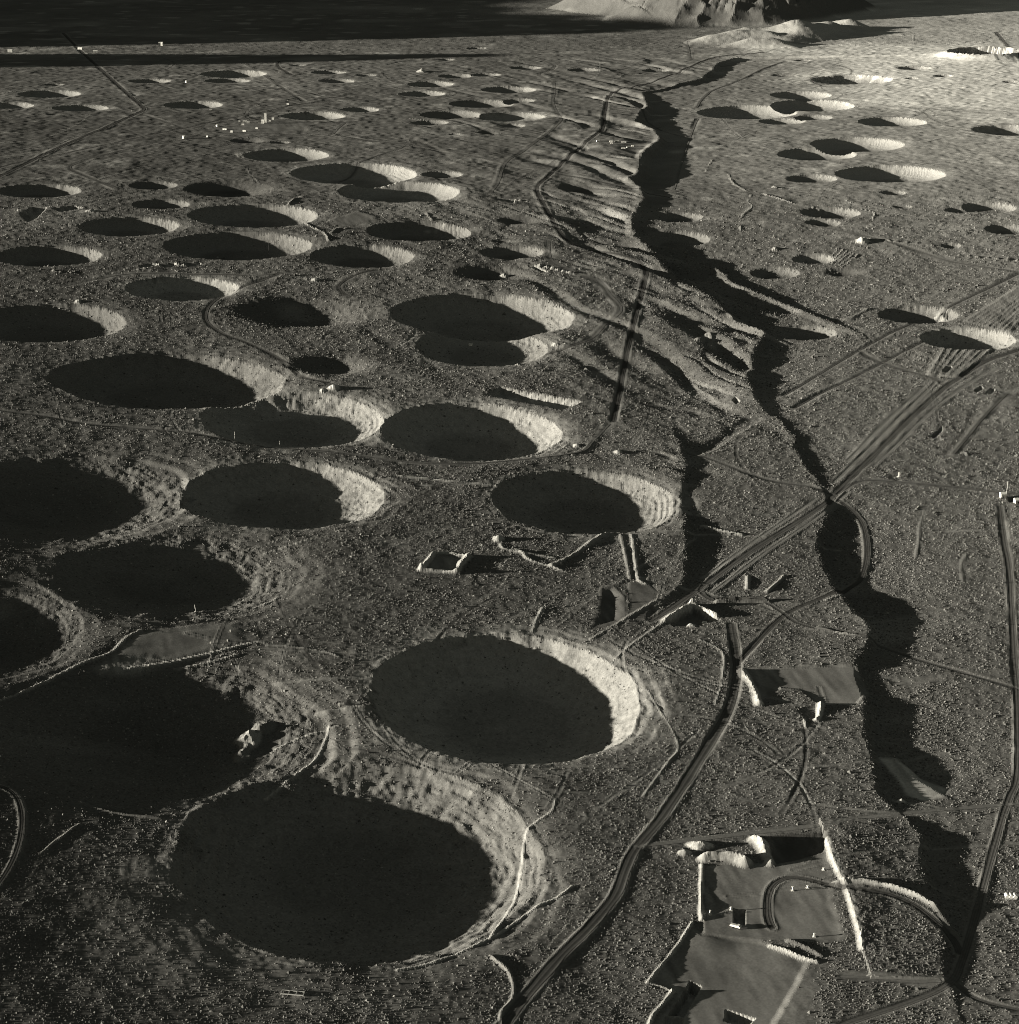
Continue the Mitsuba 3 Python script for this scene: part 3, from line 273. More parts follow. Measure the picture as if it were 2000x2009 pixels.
POLYS = [([(121.6, 1020.0), (165.0, 1023.2), (166.4, 1047.0), (204.1, 1052.8), (200.5, 1014.8), (197.6, 977.5), (197.2, 939.7), (192.9, 934.5), (137.1, 937.1), (113.8, 941.2)], 'flat', -0.5, 9.0, 0.19, 'graded_pad',
  'smooth graded upper pad of the compound'),
 ([(113.8, 940.7), (150.7, 933.8), (172.7, 914.5), (161.5, 890.5), (145.1, 857.6), (142.4, 847.9), (78.2, 846.1), (92.6, 881.1), (79.3, 892.1), (108.9, 951.9)], 'flat', -1.6, 5.0, 0.19, 'graded_pad',
  'smooth graded lower pad of the compound'),
 ([(173.4, 913.9), (181.3, 916.0), (166.3, 872.8), (155.3, 848.1), (145.8, 857.6), (163.4, 893.1)], 'none', 0, 2.0, 0.2, 'graded_slope', 'pale smooth slope right of the lower pad'),
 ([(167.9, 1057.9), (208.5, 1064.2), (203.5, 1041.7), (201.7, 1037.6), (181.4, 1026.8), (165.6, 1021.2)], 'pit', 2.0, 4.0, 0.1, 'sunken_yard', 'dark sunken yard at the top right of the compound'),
 ([(135.3, 968.8), (142.9, 969.0), (140.8, 952.3), (133.5, 952.7)], 'pit', 6.0, 1.2, 0.3, 'square_pit', 'small square pit with a bright right wall on the upper pad'),
 ([(102.1, 895.5), (108.8, 889.8), (96.0, 860.7), (87.4, 862.2)], 'pit', 7.0, 1.2, 0.3, 'rectangular_pit', 'long dark rectangular pit in the lower pad'),
 ([(119.4, 868.1), (135.2, 859.8), (128.4, 851.2), (117.5, 857.0)], 'pit', 5.0, 2.0, 0.28, 'rectangular_pit', 'dark pit at the bottom edge of the lower pad'),
 ([(85.8, 860.9), (95.9, 858.8), (91.7, 844.2), (80.2, 843.8)], 'pit', 4.0, 1.5, 0.28, 'rectangular_pit', 'narrow pit at the bottom edge below the long dark one'),
 ([(-66.8, 1546.7), (-37.6, 1541.5), (-45.9, 1509.2), (-74.6, 1514.1)], 'flat', -1.0, 3.0, 0.17, 'pond_floor', 'smooth grey floor of the small walled pond'),
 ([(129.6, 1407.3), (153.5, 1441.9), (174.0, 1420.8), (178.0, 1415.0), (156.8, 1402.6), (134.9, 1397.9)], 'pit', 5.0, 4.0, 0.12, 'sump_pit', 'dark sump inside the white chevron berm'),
 ([(184.5, 1314.5), (221.3, 1318.9), (273.2, 1324.9), (272.3, 1299.2), (272.2, 1279.2), (260.3, 1251.7), (232.4, 1251.3), (221.1, 1278.4), (207.4, 1281.4), (186.6, 1251.8)], 'flat', -0.6, 4.0, 0.19, 'graded_pad',
  'smooth grey pad left of the scarp'),
 ([(232.4, 1251.3), (228.0, 1227.9), (218.0, 1229.2), (215.0, 1246.2)], 'flat', -1.5, 3.0, 0.12, 'graded_pad', 'small lower corner of the smooth grey pad'),
 ([(261.9, 1172.2), (272.5, 1172.2), (284.9, 1149.8), (300.3, 1132.1), (295.7, 1120.1), (282.1, 1112.2), (271.1, 1120.1), (269.6, 1144.3)], 'flat', -1.0, 8.0, 0.36, 'mud_flat',
  'smooth pale mud flat at the foot of the scarp'),
 ([(290.4, 1307.8), (313.1, 1306.1), (336.2, 1312.9), (336.1, 1306.1), (311.7, 1299.4), (296.7, 1296.0)], 'none', 0, 2.0, 0.2, 'bare_strip', 'light strip of bare soil right of the scarp'),
 ([(-30.5, 2068.4), (-11.3, 2102.9), (10.6, 2088.6), (85.2, 2047.1), (60.7, 2010.8), (8.2, 2046.8)], 'pit', 7.0, 7.0, 0.24, 'trench_pit', 'long tapering trench above the notched crater with a pale far wall'),
 ([(530.2, 2192.1), (541.0, 2215.1), (549.8, 2213.1), (537.2, 2187.6)], 'pit', 3.5, 3.0, 0.18, 'small_pit', 'small dark pit in the furrowed field'),
 ([(548.4, 2105.0), (563.9, 2128.6), (564.3, 2116.5), (552.3, 2098.5)], 'pit', 4.0, 3.0, 0.28, 'small_pit', 'left of two small pits beside the diagonal road'),
 ([(560.7, 2095.1), (571.9, 2116.2), (577.5, 2111.9), (566.3, 2088.6)], 'pit', 4.0, 3.0, 0.3, 'small_pit', 'right of two small pits beside the diagonal road'),
 ([(459.0, 1928.1), (481.4, 1965.2), (480.4, 1951.4), (466.4, 1924.6)], 'pit', 4.0, 4.0, 0.16, 'small_pit', 'dark triangular hollow right of the diagonal road'),
 ([(257.0, 2059.9), (264.1, 2075.4), (267.3, 2056.3), (261.5, 2043.4)], 'pit', 4.0, 3.0, 0.24, 'small_pit', 'small dark hole at the edge of the scarp shadow'),
 ([(492.6, 1728.4), (500.8, 1728.2), (495.4, 1710.7), (491.0, 1714.7)], 'pit', 4.0, 2.0, 0.16, 'small_pit', 'dark pit beside the white pump house'),
 ([(-830.0, 3107.8), (-826.3, 3182.4), (-797.7, 3183.2), (-791.6, 3078.5), (-796.2, 3034.1)], 'pit', 6.0, 6.0, 0.2, 'sump_pit', 'dark rectangular pit at far left'),
 ([(-791.2, 3169.3), (-757.2, 3202.8), (-736.5, 3181.5), (-765.4, 3140.2)], 'pit', 5.0, 5.0, 0.18, 'sump_pit', 'dark long pit right of the one at far left'),
 ([(-556.6, 2709.0), (-541.8, 2733.2), (-526.9, 2727.2), (-540.8, 2697.9)], 'pit', 5.0, 4.0, 0.2, 'sump_pit', 'first dark pit in the row of small pits'),
 ([(-523.4, 2723.6), (-506.6, 2738.4), (-493.5, 2726.6), (-509.2, 2705.4)], 'pit', 5.0, 4.0, 0.2, 'sump_pit', 'second dark pit in the row of small pits'),
 ([(-490.5, 2742.1), (-467.5, 2754.9), (-461.8, 2736.5), (-484.1, 2719.8)], 'pit', 5.0, 4.0, 0.2, 'sump_pit', 'third dark pit in the row of small pits'),
 ([(-24.1, 3358.1), (13.0, 3363.1), (7.8, 3314.3), (-20.7, 3339.4)], 'pit', 5.0, 5.0, 0.2, 'sump_pit', 'small dark sump near the trench road bend'),
 ([(27.9, 2778.6), (39.2, 2779.2), (58.3, 2741.0), (49.8, 2734.1)], 'pit', 6.0, 5.0, 0.3, 'sump_pit', 'dark hollow under the ragged white berm'),
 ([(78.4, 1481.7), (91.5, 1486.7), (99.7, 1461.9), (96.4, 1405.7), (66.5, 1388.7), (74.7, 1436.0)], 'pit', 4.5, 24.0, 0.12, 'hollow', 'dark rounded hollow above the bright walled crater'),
 ([(103.3, 1495.9), (119.8, 1498.9), (126.9, 1475.8), (121.2, 1430.5), (107.1, 1406.2), (101.7, 1417.7)], 'flat', -0.5, 4.0, 0.13, 'graded_pad', 'smooth grey triangle right of the dark rounded hollow'),
 ([(-291.9, 1343.8), (-261.3, 1371.1), (-218.4, 1384.7), (-206.6, 1340.9), (-251.2, 1309.6), (-289.6, 1286.5), (-308.0, 1280.2)], 'none', 0, 3.0, 0.19, 'bare_strip', 'smooth scraped strip above the large soft crater'),
 ([(-304.7, 3139.2), (-262.8, 3212.5), (-223.9, 3162.8), (-239.3, 3110.7), (-279.5, 3066.0)], 'none', 0, 3.0, 0.17, 'bare_strip', 'smooth bare clearing left of the hooked rim crater'),
 ([(192.4, 4040.3), (274.5, 4066.0), (316.9, 4092.2), (319.0, 4011.7), (268.2, 3848.1), (232.7, 3897.8)], 'none', 0, 3.0, 0.2, 'bare_yard', 'bare yard around the row of white trailers'),
 ([(-667.1, 4205.7), (-540.4, 4370.3), (-448.1, 4312.9), (-461.0, 4191.4), (-591.3, 4109.6)], 'none', 0, 3.0, 0.15, 'bare_yard', 'bare yard around the white tower')]
MOUNDS = [(122.6, 1044.0, 8.9, 5.0, 3.6, 0.42, 'spoil_mound', 'bright round spoil mound at the top left corner of the compound'),
 (111.6, 1035.3, 4.7, 4.0, 2.0, 0.36, 'spoil_mound', 'small spoil mound left of the bright round one'), (-187.0, 1193.7, 9.9, 16.0, 6, 0.26, 'rubble_heap', 'pale rubble heap on the rim of the large soft crater'),
 (-178.2, 1208.3, 8.4, 12.0, 5, 0.14, 'rubble_heap', 'dark rubble heap behind the pale one'), (-189.1, 1169.8, 6.7, 12.0, 4, 0.16, 'rubble_heap', 'dark lower lump of the rubble heap'),
 (-216.9, 2065.6, 4.3, 7.0, 3, 0.42, 'spoil_mound', 'left of two bright spoil mounds above the double rim crater'),
 (-204.9, 2075.0, 8.0, 10.0, 6, 0.42, 'spoil_mound', 'right of two bright spoil mounds above the double rim crater'), (-9.7, 1592.9, 2.9, 6.0, 5, 0.34, 'spoil_mound', 'pale pointed mound behind the walled pond'),
 (114.6, 1861.9, 4.5, 7.0, 3.0, 0.36, 'spoil_mound', 'small pale mound below the straight trench road'), (72.1, 1883.9, 2.8, 4.0, 3.6, 0.42, 'spoil_mound', 'tiny white cone right of the notched crater'),
 (576.9, 2989.5, 13.8, 18.0, 9, 0.44, 'spoil_mound', 'white mound with a long shadow on the cross track'), (500.8, 3492.8, 5.0, 10.0, 4, 0.38, 'spoil_mound', 'small white mound left of the low pale bank'),
 (429.2, 2950.6, 4.3, 8.0, 5, 0.34, 'spoil_mound', 'small pale mound left of the furrow side crater'), (603.8, 2520.8, 8.9, 16.0, 6, 0.38, 'spoil_mound', 'rubble mound on the rim of the crater above the fan walled one'),
 (-717.2, 3151.2, 8.2, 10.0, 5, 0.34, 'spoil_mound', 'small white mound right of the dark long pit'), (-283.4, 2650.2, 7.0, 10.0, 4, 0.38, 'spoil_mound', 'small white mound below the pale straight track'),
 (-588.4, 2465.6, 4.3, 8.0, 4, 0.34, 'spoil_mound', 'small pale mound above the rough walled crater at left'), (59.3, 2309.5, 4.8, 7.0, 3, 0.4, 'spoil_mound', 'low white mound right of the merged craters'),
 (9.9, 2204.2, 3.3, 6.0, 2.5, 0.34, 'spoil_mound', 'small pale mound below the merged craters'), (149.3, 1404.3, 4.4, 7.0, 3.5, 0.44, 'rubble_heap', 'white broken rubble in front of the chevron pit'),
 (-8.8, 2741.1, 8.0, 12.0, 5, 0.34, 'spoil_mound', 'pale mound on the rim of the irregular crater'), (265.1, 1109.2, 1.4, 4.0, 2.4, 0.4, 'spoil_mound', 'small white mound beside the light cross road'),
 (-250.7, 5363.1, 13.6, 24.0, 9, 0.44, 'spoil_mound', 'bright white mound at top centre left'), (486.4, 1871.7, 3.4, 6.0, 2, 0.2, 'spoil_mound', 'low mound beside the diagonal road bend')]
SPOTS = [('tower', -561.4, 4305.7, (5.2, 21), 'tall white tower block standing alone in its yard'), ('shed', -566.2, 4293.0, (6, 6, 7), 'white boxy annex at the left foot of the tower'),
 ('shed', -610.0, 4308.4, (9, 5, 3.2), 'white shed with a low roof left of the tower, rear row'), ('shed', -600.3, 4293.6, (6, 5, 3), 'small white shed right beside the rear row shed'),
 ('shed', -568.5, 4201.7, (5, 4, 2.6), 'small white shed below the tower annex'), ('shed', -608.0, 4262.1, (6, 4, 2.6), 'little white shed below the rear row'),
 ('shed', -638.1, 4184.3, (9, 4, 2.8), 'long white shed at the left of the tower yard'), ('shed', -616.7, 4145.0, (5, 5, 3.5), 'white shed lowest in the tower yard'),
 ('shed', -590.6, 4158.8, (7, 4, 2.8), 'white shed in the lower middle of the tower yard'), ('shed', -552.0, 4366.3, (5, 4, 4), 'white shed right of the tower'),
 ('shed', -553.9, 4321.9, (4, 4, 3), 'tiny white shed between the tower and the right hand shed'), ('shed', -623.5, 4313.7, (4, 4, 2.6), 'tiny white shed at the left end of the rear row'),
 ('tank', -661.1, 4230.4, (3.6, 5.5), 'round white tank at the left end of the tower yard'), ('tank', -705.2, 4042.9, (4.6, 6.5), 'lone white round tank on the track left of the tower yard'),
 ('tank', -659.1, 4075.3, (2.8, 4), 'small white tank beside the pale track'), ('tank', -871.9, 5087.6, (4.4, 6), 'white round tank right of the wide dark crater at upper left'),
 ('shed', -1549.0, 5874.0, (14, 8, 7), 'white shed at the far left in the lit strip'), ('shed', -1352.3, 5968.3, (14, 8, 6), 'white shed in the lit strip beside the diagonal road'),
 ('shed', -1282.3, 5863.7, (14, 9, 6), 'white shed right of the diagonal road in the lit strip'), ('shed', -1125.8, 6103.5, (8, 8, 10), 'left of two white sheds far off near the dark range'),
 ('shed', -1119.9, 6103.7, (8, 8, 10), 'right of two white sheds far off near the dark range'), ('shed', -545.6, 4619.5, (5, 4, 3), 'tiny white shed on the straight thin track'),
 ('shed', -718.4, 4509.9, (5, 4, 3), 'tiny white shed right of the crater with a ringed pale end'), ('trailer', 192.1, 4032.3, (9, 3.2, 3.2, 30), 'leftmost white trailer of the row beside the scarp, set at an angle'),
 ('trailer', 219.0, 4024.1, (7, 5, 4, 0), 'white square trailer second in the row beside the scarp'), ('trailer', 232.1, 4029.2, (9, 3.2, 3, 0), 'white trailer in the middle of the back row beside the scarp'),
 ('trailer', 247.0, 4023.7, (10, 3.4, 3, 0), 'white trailer at the right end of the back row'), ('trailer', 242.4, 3958.5, (8, 3.4, 3, 0), 'white trailer nearest the viewer in the front row'),
 ('trailer', 255.1, 3979.0, (9, 3.2, 3, 15), 'white trailer in the middle of the front row'), ('trailer', 264.0, 3994.4, (6, 4, 3.4, 0), 'white trailer at the right end of the front row'),
 ('trailer', 219.6, 4005.6, (5, 4, 3, 0), 'small white trailer just below the square one'), ('pump_house', 488.3, 1725.2, (5.5, 5, 4.4), 'small white gabled pump house by the right hand road'),
 ('pump_house', 499.0, 1710.6, (6, 5, 3.6), 'white hut cut off by the right edge near the pump house'), ('mast', 494.7, 1735.1, (13,), 'thin mast behind the white pump house'),
 ('pump', 399.1, 1793.3, (4.4,), 'lone pale pumping post with a long shadow on the plain'), ('pole', -259.6, 1407.7, (6.4,), 'thin pole standing on the near rim of the pole crater'),
 ('pole', -291.7, 1870.6, (11,), 'tall thin pole at the left of the double rim crater'), ('pole', -243.4, 1865.8, (11,), 'tall thin pole in front of the double rim crater'),
 ('pole', -387.6, 2936.6, (22,), 'tall thin pole on the wide shallow crater'), ('pole', -905.7, 4489.1, (60,), 'very tall thin mast near the road bend at upper left'),
 ('pole', -554.1, 4694.9, (60,), 'very tall thin mast above the white tower'), ('pole', 206.8, 938.3, (3.2,), 'short white post at the foot of the cut bank'),
 ('vent', 120.6, 963.4, (2.2,), 'white capped vent at the left of the upper pad'), ('vent', 133.6, 967.9, (1.8,), 'dark vent beside the small square pit'),
 ('vent', 174.3, 991.2, (2.6,), 'white vent in the middle of the upper pad'), ('vent', 184.0, 994.1, (1.6,), 'small vent right of the white one on the upper pad'),
 ('vent', 179.7, 940.0, (2.0,), 'vent at the lower right of the upper pad'), ('vent', 197.2, 1015.4, (1.6,), 'vent at the top right of the upper pad'),
 ('truck', 134.2, 949.2, (6.5, 2.4, -28), 'white flatbed truck parked below the small square pit'), ('tank_trailer', 305.5, 987.3, (3.0,), 'left of three white tanks on the right edge'),
 ('tank_trailer', 307.8, 987.0, (3.0,), 'middle of three white tanks on the right edge'), ('tank_trailer', 310.2, 986.6, (3.0,), 'right of three white tanks on the right edge'),
 ('casing', -50.7, 2344.5, (2.6,), 'white ring of casing on the ledge between the merged craters'), ('casing', 162.4, 1416.0, (2.2,), 'white casing in the dark chevron sump'),
 ('frame', -119.5, 867.9, (13, 3.4), 'low open metal frame lying in the dark foreground'), ('post', -223.2, 1356.9, (1.6,), 'white marker post nearer the right on the scraped strip'),
 ('post', -222.8, 1338.0, (1.6,), 'white marker post low on the scraped strip'), ('post', -235.4, 1333.4, (1.2,), 'white marker post at the left on the scraped strip'),
 ('post', -276.2, 1290.2, (1.4,), 'white marker post on the thin straight kerb'), ('post', -125.6, 1231.9, (2.4,), 'pale marker post on the bank joining the two large craters'),
 ('post', -452.5, 1887.0, (2.2,), 'white marker post on the faint middle left track'), ('post', -456.6, 1808.4, (2.2,), 'white marker post above the wide crater at the left edge'),
 ('post', -191.9, 2287.7, (3.2,), 'white block on the plain left of the merged craters')]

# ---------------------------------------------------------------- materials
def ground_colour(p, n, uv):
    a = uv.x * (1 + uv.y * (mikit.fbm(p.x * .9, p.y * .9, p.z * .5, octaves=3) - .5))
    return mi.Color3f(a, a * .99, a * .96)
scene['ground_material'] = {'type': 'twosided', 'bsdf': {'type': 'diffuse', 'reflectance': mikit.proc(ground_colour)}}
def plain(key, c, rough=None):
    scene[key] = {'type': 'twosided', 'bsdf': {'type': 'diffuse', 'reflectance': {'type': 'rgb', 'value': list(c)}}}
plain('white_paint', (.78, .77, .74)); plain('grey_paint', (.34, .34, .33)); plain('dark_metal', (.08, .08, .08)); plain('pale_metal', (.55, .55, .53))

WALL = .68       # how bare the crater walls are
# ---------------------------------------------------------------- the shape of the ground
def sstep(a, b, x):
    t = np.clip((x - a) / (b - a), 0, 1)
    return t * t * (3 - 2 * t)

def n2(x, y, lam, seed=0):
    return noise(np.stack([x / lam, y / lam, np.full_like(x, .37 + seed)], -1), seed) - .5

def near(x, y, x0, x1, y0, y1):
    return np.nonzero((x > x0) & (x < x1) & (y > y0) & (y < y1))[0]

def line_dist(x, y, pts):
    """Distance of every point to the polyline."""
    d = np.full(x.shape, 1e9)
    for (ax, ay), (bx, by) in zip(pts[:-1], pts[1:]):
        ux, uy = bx - ax, by - ay
        t = np.clip(((x - ax) * ux + (y - ay) * uy) / (ux * ux + uy * uy + 1e-9), 0, 1)
        d = np.minimum(d, np.hypot(x - ax - t * ux, y - ay - t * uy))
    return d

def poly_dist(x, y, pts):
    """Signed distance to the polygon's edge, positive inside."""
    d, inside = line_dist(x, y, pts + pts[:1]), np.zeros(x.shape, bool)
    for (ax, ay), (bx, by) in zip(pts, pts[1:] + pts[:1]):
        if ay != by:
            inside ^= ((ay > y) != (by > y)) & (x < (bx - ax) * (y - ay) / (by - ay) + ax)
    return np.where(inside, d, -d)

def smooth_line(pts, step):
    """A rounded polyline (Catmull-Rom) through the points."""
    P = np.array(pts, float); P = np.vstack([2 * P[0] - P[1], P, 2 * P[-1] - P[-2]]); out = []
    for i in range(1, len(P) - 2):
        m = max(2, int(np.hypot(*(P[i + 1] - P[i])) / step))
        t = np.linspace(0, 1, m, endpoint=False)[:, None]
        a, b, c, d = P[i - 1], P[i], P[i + 1], P[i + 2]
        out.append(.5 * (2 * b + (c - a) * t + (2 * a - 5 * b + 4 * c - d) * t**2 + (3 * b - a - 3 * c + d) * t**3))
    return np.vstack(out + [P[-2:-1]])

ROAD_LINES = []
for k, (pts, w, alb, berm, name, lab) in enumerate(ROADS):
    dist = np.mean([math.hypot(*p) for p in pts])
    ROAD_LINES.append(smooth_line(pts, max(6., dist * .006)))
# ridge lines of the hills: points (x, y, height); the ground falls off on both sides at the given slope
HILL_RIDGES = [([(649, 7560, 210), (733, 7400, 330), (842, 7450, 380), (951, 7260, 280), (1010, 7080, 140), (1060, 6950, 40)], .78),
               ([(615, 7480, 230), (514, 7230, 110), (540, 7000, 36), (565, 6800, 2)], .66), ([(724, 7390, 320), (657, 7080, 170), (615, 6850, 60), (598, 6720, 2)], .52),
               ([(842, 7430, 370), (783, 7100, 220), (724, 6900, 90), (682, 6760, 30), (691, 6690, 2)], .62), ([(901, 7330, 320), (859, 7060, 190), (817, 6880, 110), (792, 6740, 20)], .70),
               ([(951, 7240, 270), (926, 7010, 150), (884, 6860, 80), (901, 6740, 8)], .66), ([(1010, 7080, 140), (985, 6920, 70), (951, 6800, 10)], .55),
               ([(783, 7100, 220), (834, 6950, 90), (859, 6800, 10)], .66)]
DUNE_RIDGES = [([(600, 6090, 4), (670, 6150, 24), (750, 6190, 35), (840, 6170, 31), (890, 6090, 10)], .34), ([(690, 5970, 5), (770, 6005, 24), (830, 6000, 24), (890, 5930, 5)], .40),
               ([(700, 6270, 10), (800, 6320, 30), (880, 6320, 30)], .34), ([(930, 6430, 35), (955, 6330, 49), (960, 6230, 38), (915, 6130, 14), (880, 6060, 4)], .44), ([(960, 6330, 45), (1040, 6370, 34), (1100, 6340, 11)], .38),
               ([(1010, 6510, 30), (1070, 6460, 34), (1140, 6400, 10)], .42), ([(1130, 6580, 30), (1165, 6550, 34), (1200, 6500, 12)], .5)]
rng0 = np.random.default_rng(11); TRAILS = []
for k in range(320):                                                   # faint wheel trails between the craters
    ty = 1000 * (6. ** rng0.random()); tx = (rng0.random() * 2 - 1) * .27 * (ty * ct + CAM_H * st); a0 = rng0.random() * 6.28; L = rng0.uniform(90, 260) * (.5 + ty / 2600)
    q0 = np.array([tx, ty]); pts = [tuple(q0)]; turn = rng0.normal(0, .09)
    for m in range(8):
        a0 += turn + rng0.normal(0, .05); q0 = q0 + L / 8 * np.array([math.cos(a0), math.sin(a0)]); pts.append(tuple(q0))
    TRAILS.append((pts, rng0.uniform(.9, 1.8), rng0.choice([.085, .19, .22, .26])))
for k, (cx, cy, R, ay, dr, wall, soft) in enumerate(CRATERS):              # and round the crater rims
    if R > 36 and rng0.random() < .7:
        a0, sw, rr = rng0.random() * 6.28, rng0.uniform(1.0, 3.4), R * rng0.uniform(1.14, 1.5)
        TRAILS.append(([(cx + rr * (1 + .04 * math.sin(3 * q_)) * math.cos(q_), cy + rr * ay * math.sin(q_)) for q_ in np.linspace(a0, a0 + sw, 14)], rng0.uniform(.9, 1.6), rng0.choice([.09, .18, .21])))
OWNERS = ['desert_ground']

def ground(x, y, want=False):
    """Height of the ground at the points; with want also albedo, grain and the index in OWNERS of the feature each point lies on."""
    x, y = np.asarray(x, float).ravel(), np.asarray(y, float).ravel()
    z0 = z_macro(x, y)
    zc = y * ct + CAM_H * st
    sp = np.maximum(zc / 1550, .6)                                   # finest relief that the mesh holds there
    quiet, own = np.ones_like(x), np.zeros(len(x), int)
    veg = .5 + 1.1 * n2(x, y, 420, 3) + .8 * n2(x, y, 90, 4) + .6 * n2(x, y, 28, 5)
    alb = .105 + .05 * np.clip(veg, 0, 1)
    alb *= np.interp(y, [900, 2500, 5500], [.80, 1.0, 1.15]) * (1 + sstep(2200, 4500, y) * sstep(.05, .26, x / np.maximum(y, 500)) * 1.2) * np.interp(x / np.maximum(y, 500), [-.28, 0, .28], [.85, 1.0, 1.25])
    pale = sstep(.0, .7, 1 - np.hypot((x - 1350) / 720, (y - 5000) / 1050) + n2(x, y * 1.6, 300, 8) * .9 + n2(x, y, 80, 10) * .3)        # the pale dry lake side
    pale = np.maximum(pale, .75 * sstep(.0, .7, 1 - np.hypot((x - 1150) / 620, (y - 5800) / 330) + n2(x, y * 2, 160, 9) * .8))
    alb = alb * (1 - pale) + .74 * pale
    patch = sstep(.62, .86, n2(x, y * 1.6, 60, 11) + .5) * (.06 + .06 * sstep(2000, 4500, y)) + sstep(.6, .85, n2(x, y, 190, 12) + .5) * .05
    alb += patch * (1 - pale)
    z = np.zeros_like(x)
    # fault scarps: a step down to the right that fades out on the plain below
    sc_all = np.zeros_like(x)
    for k, rows in enumerate(SCARPS):
        R = np.array(rows); i = near(x, y, -1e9, 1e9, R[0, 1] - 60, R[-1, 1] + 60)
        yy = y[i]; jag = n2(yy, x[i] * .3, 22 + yy * .008, 20 + k) * (4 + yy * .005) + n2(yy, x[i] * .1, 90 + yy * .01, 21 + k) * (10 + yy * .006)
        d = x[i] - np.interp(yy, R[:, 1], R[:, 0]) - jag - n2(yy, x[i], 7 + yy * .002, 22) * 5
        drop = np.interp(yy, R[:, 1], R[:, 2]) * math.tan(el) * (1.3 if k < 3 else 1.0) * sstep(0, 60, yy - R[0, 1] + 60) * sstep(0, 60, R[-1, 1] + 60 - yy)
        face = drop * 1.6 + 3
        z[i] -= drop * sstep(0, 1, d / face) * np.exp(-np.maximum(d - face, 0) / (260 + yy * .05))
        z[i] += drop * .04 * np.exp(-np.maximum(-d, 0) / 60) * (d < 0)
        sc_all[i] = np.maximum(sc_all[i], np.exp(-np.maximum(-d, 0) / (90 + yy * .04)) * sstep(9, -14, d) * np.clip(drop / 6, 0, 1))
        if want:
            q = i[(d > 0) & (d < face) & (drop > 1.5)]
            if f'scarp_slope_{k}' not in OWNERS: OWNERS.append(f'scarp_slope_{k}')
            own[q] = OWNERS.index(f'scarp_slope_{k}')
    along, across = .42 * x - .91 * y, .91 * x + .42 * y + 60 * n2(x, y, 240, 27) + 18 * n2(x, y, 60, 28)
    rill = 1 - np.abs(4 * n2(along * .22, across, 62, 25)); rill2 = 1 - np.abs(4 * n2(along * .25, across, 24, 26))
    z -= sc_all * sstep(1750, 2100, y) * (7.5 * sstep(.35, 1, rill) + 2.2 * sstep(.4, 1, rill2) * (y < 3600))
    gully_wall = sc_all * sstep(.0, .5, rill) * sstep(.6, .3, rill); alb += .05 * gully_wall
    # hills and small mounds at the far side
    wx, wy = x + 130 * n2(x, y, 210, 31) + 26 * n2(x, y, 60, 32), y + 90 * n2(x, y, 210, 33) + 26 * n2(x, y, 60, 34)
    for kind, items in (('hill', HILL_RIDGES), ('dune', DUNE_RIDGES)):
        i = near(x, y, -400, 1900, 5700, 8300) if kind == 'hill' else near(x, y, 400, 1400, 5700, 6800)
        e = 14. if kind == 'hill' else 7.
        acc = np.ones(len(i))
        for pts, sl in items:
            for (ax, ay, ah), (bx, by, bh) in zip(pts[:-1], pts[1:]):
                ux, uy = bx - ax, by - ay; px, py = (wx[i], wy[i]) if kind == 'hill' else (x[i] + .35 * (wx[i] - x[i]), y[i] + .35 * (wy[i] - y[i]))
                tt = np.clip(((px - ax) * ux + (py - ay) * uy) / (ux * ux + uy * uy), 0, 1)
                d = np.hypot(px - ax - tt * ux, py - ay - tt * uy); d = d if kind == 'hill' else np.hypot(d, 22.) - 22.
                acc += np.exp(np.minimum((ah + (bh - ah) * tt - sl * d) / e, 60))
        hh = np.maximum(e * np.log(acc) - (e * .7), 0)
        z[i] = np.maximum(z[i], hh)
        al = .36 if kind == 'dune' else .14
        f = sstep(2, 16, hh); alb[i] = alb[i] * (1 - f) + al * f
        if want:
            if kind not in OWNERS: OWNERS.append(kind)
            own[i[hh > 3]] = OWNERS.index(kind)
    hi = sstep(20, 120, z); z -= hi * (15 * sstep(.45, 1, 1 - np.abs(5 * n2(x + .4 * y, y * .35, 62, 35))) + 6 * sstep(.4, 1, 1 - np.abs(5 * n2(x - .3 * y, y * .4, 30, 36))))
    # craters
    bowl, lip, inside, sag = np.zeros_like(x), np.zeros_like(x), np.zeros_like(x), np.zeros_like(x)
    for k, (cx, cy, R, ay, dr, wall, soft) in enumerate(CRATERS):
        m = 2.2 * R
        i = near(x, y, cx - m, cx + m, cy - m * ay, cy + m * ay)
        dx, dy = x[i] - cx, (y[i] - cy) / ay
        a = np.arctan2(dy, dx); ca, sa = np.cos(a), np.sin(a)
        def ring(fr, sd): return noise(np.stack([ca * fr, sa * fr, np.full_like(a, k * 3.7)], -1), sd) - .5
        t = np.hypot(dx, dy) / (R * (1 + .10 * ring(1.1, 40) + .05 * ring(3.5, 41) + .025 * ring(9, 42)))
        d = dr * R; bp = float(np.interp(cy, [1300, 2300, 3200], [3., 3.8, 6.])); calm = float(np.interp(cy, [1800, 3500], [1., .3]))
        if soft == 1:
            b = -d * .92 * (1 - np.clip(t, 0, 1) ** 2.1) ** 1.35
        elif soft == 2:
            b = -d * .6 * (1 - np.clip(t, 0, 1) ** 3)
        else:
            tt = np.clip(t, 0, 1); b = -d * (1 - tt ** bp)
            ter = (d * tt ** bp) / (d * .16) + 1.2 * ring(2.5, 43)
            b -= d * .05 * (np.sin(ter * 6.28) * .5 + .5) * sstep(.6, .85, tt) * sstep(1, .95, tt) * (R > 40) * np.clip(2.2 * ring(1.6, 57) + .25, 0, 1)
        gul = (ring(9, 44) + .5 * ring(21, 45)) * min(1.3, R * .010) * calm * (.5 + n2(x[i], y[i], R * .3, 58)) * sstep(.35, .75, t) * sstep(1.06, .9, t)
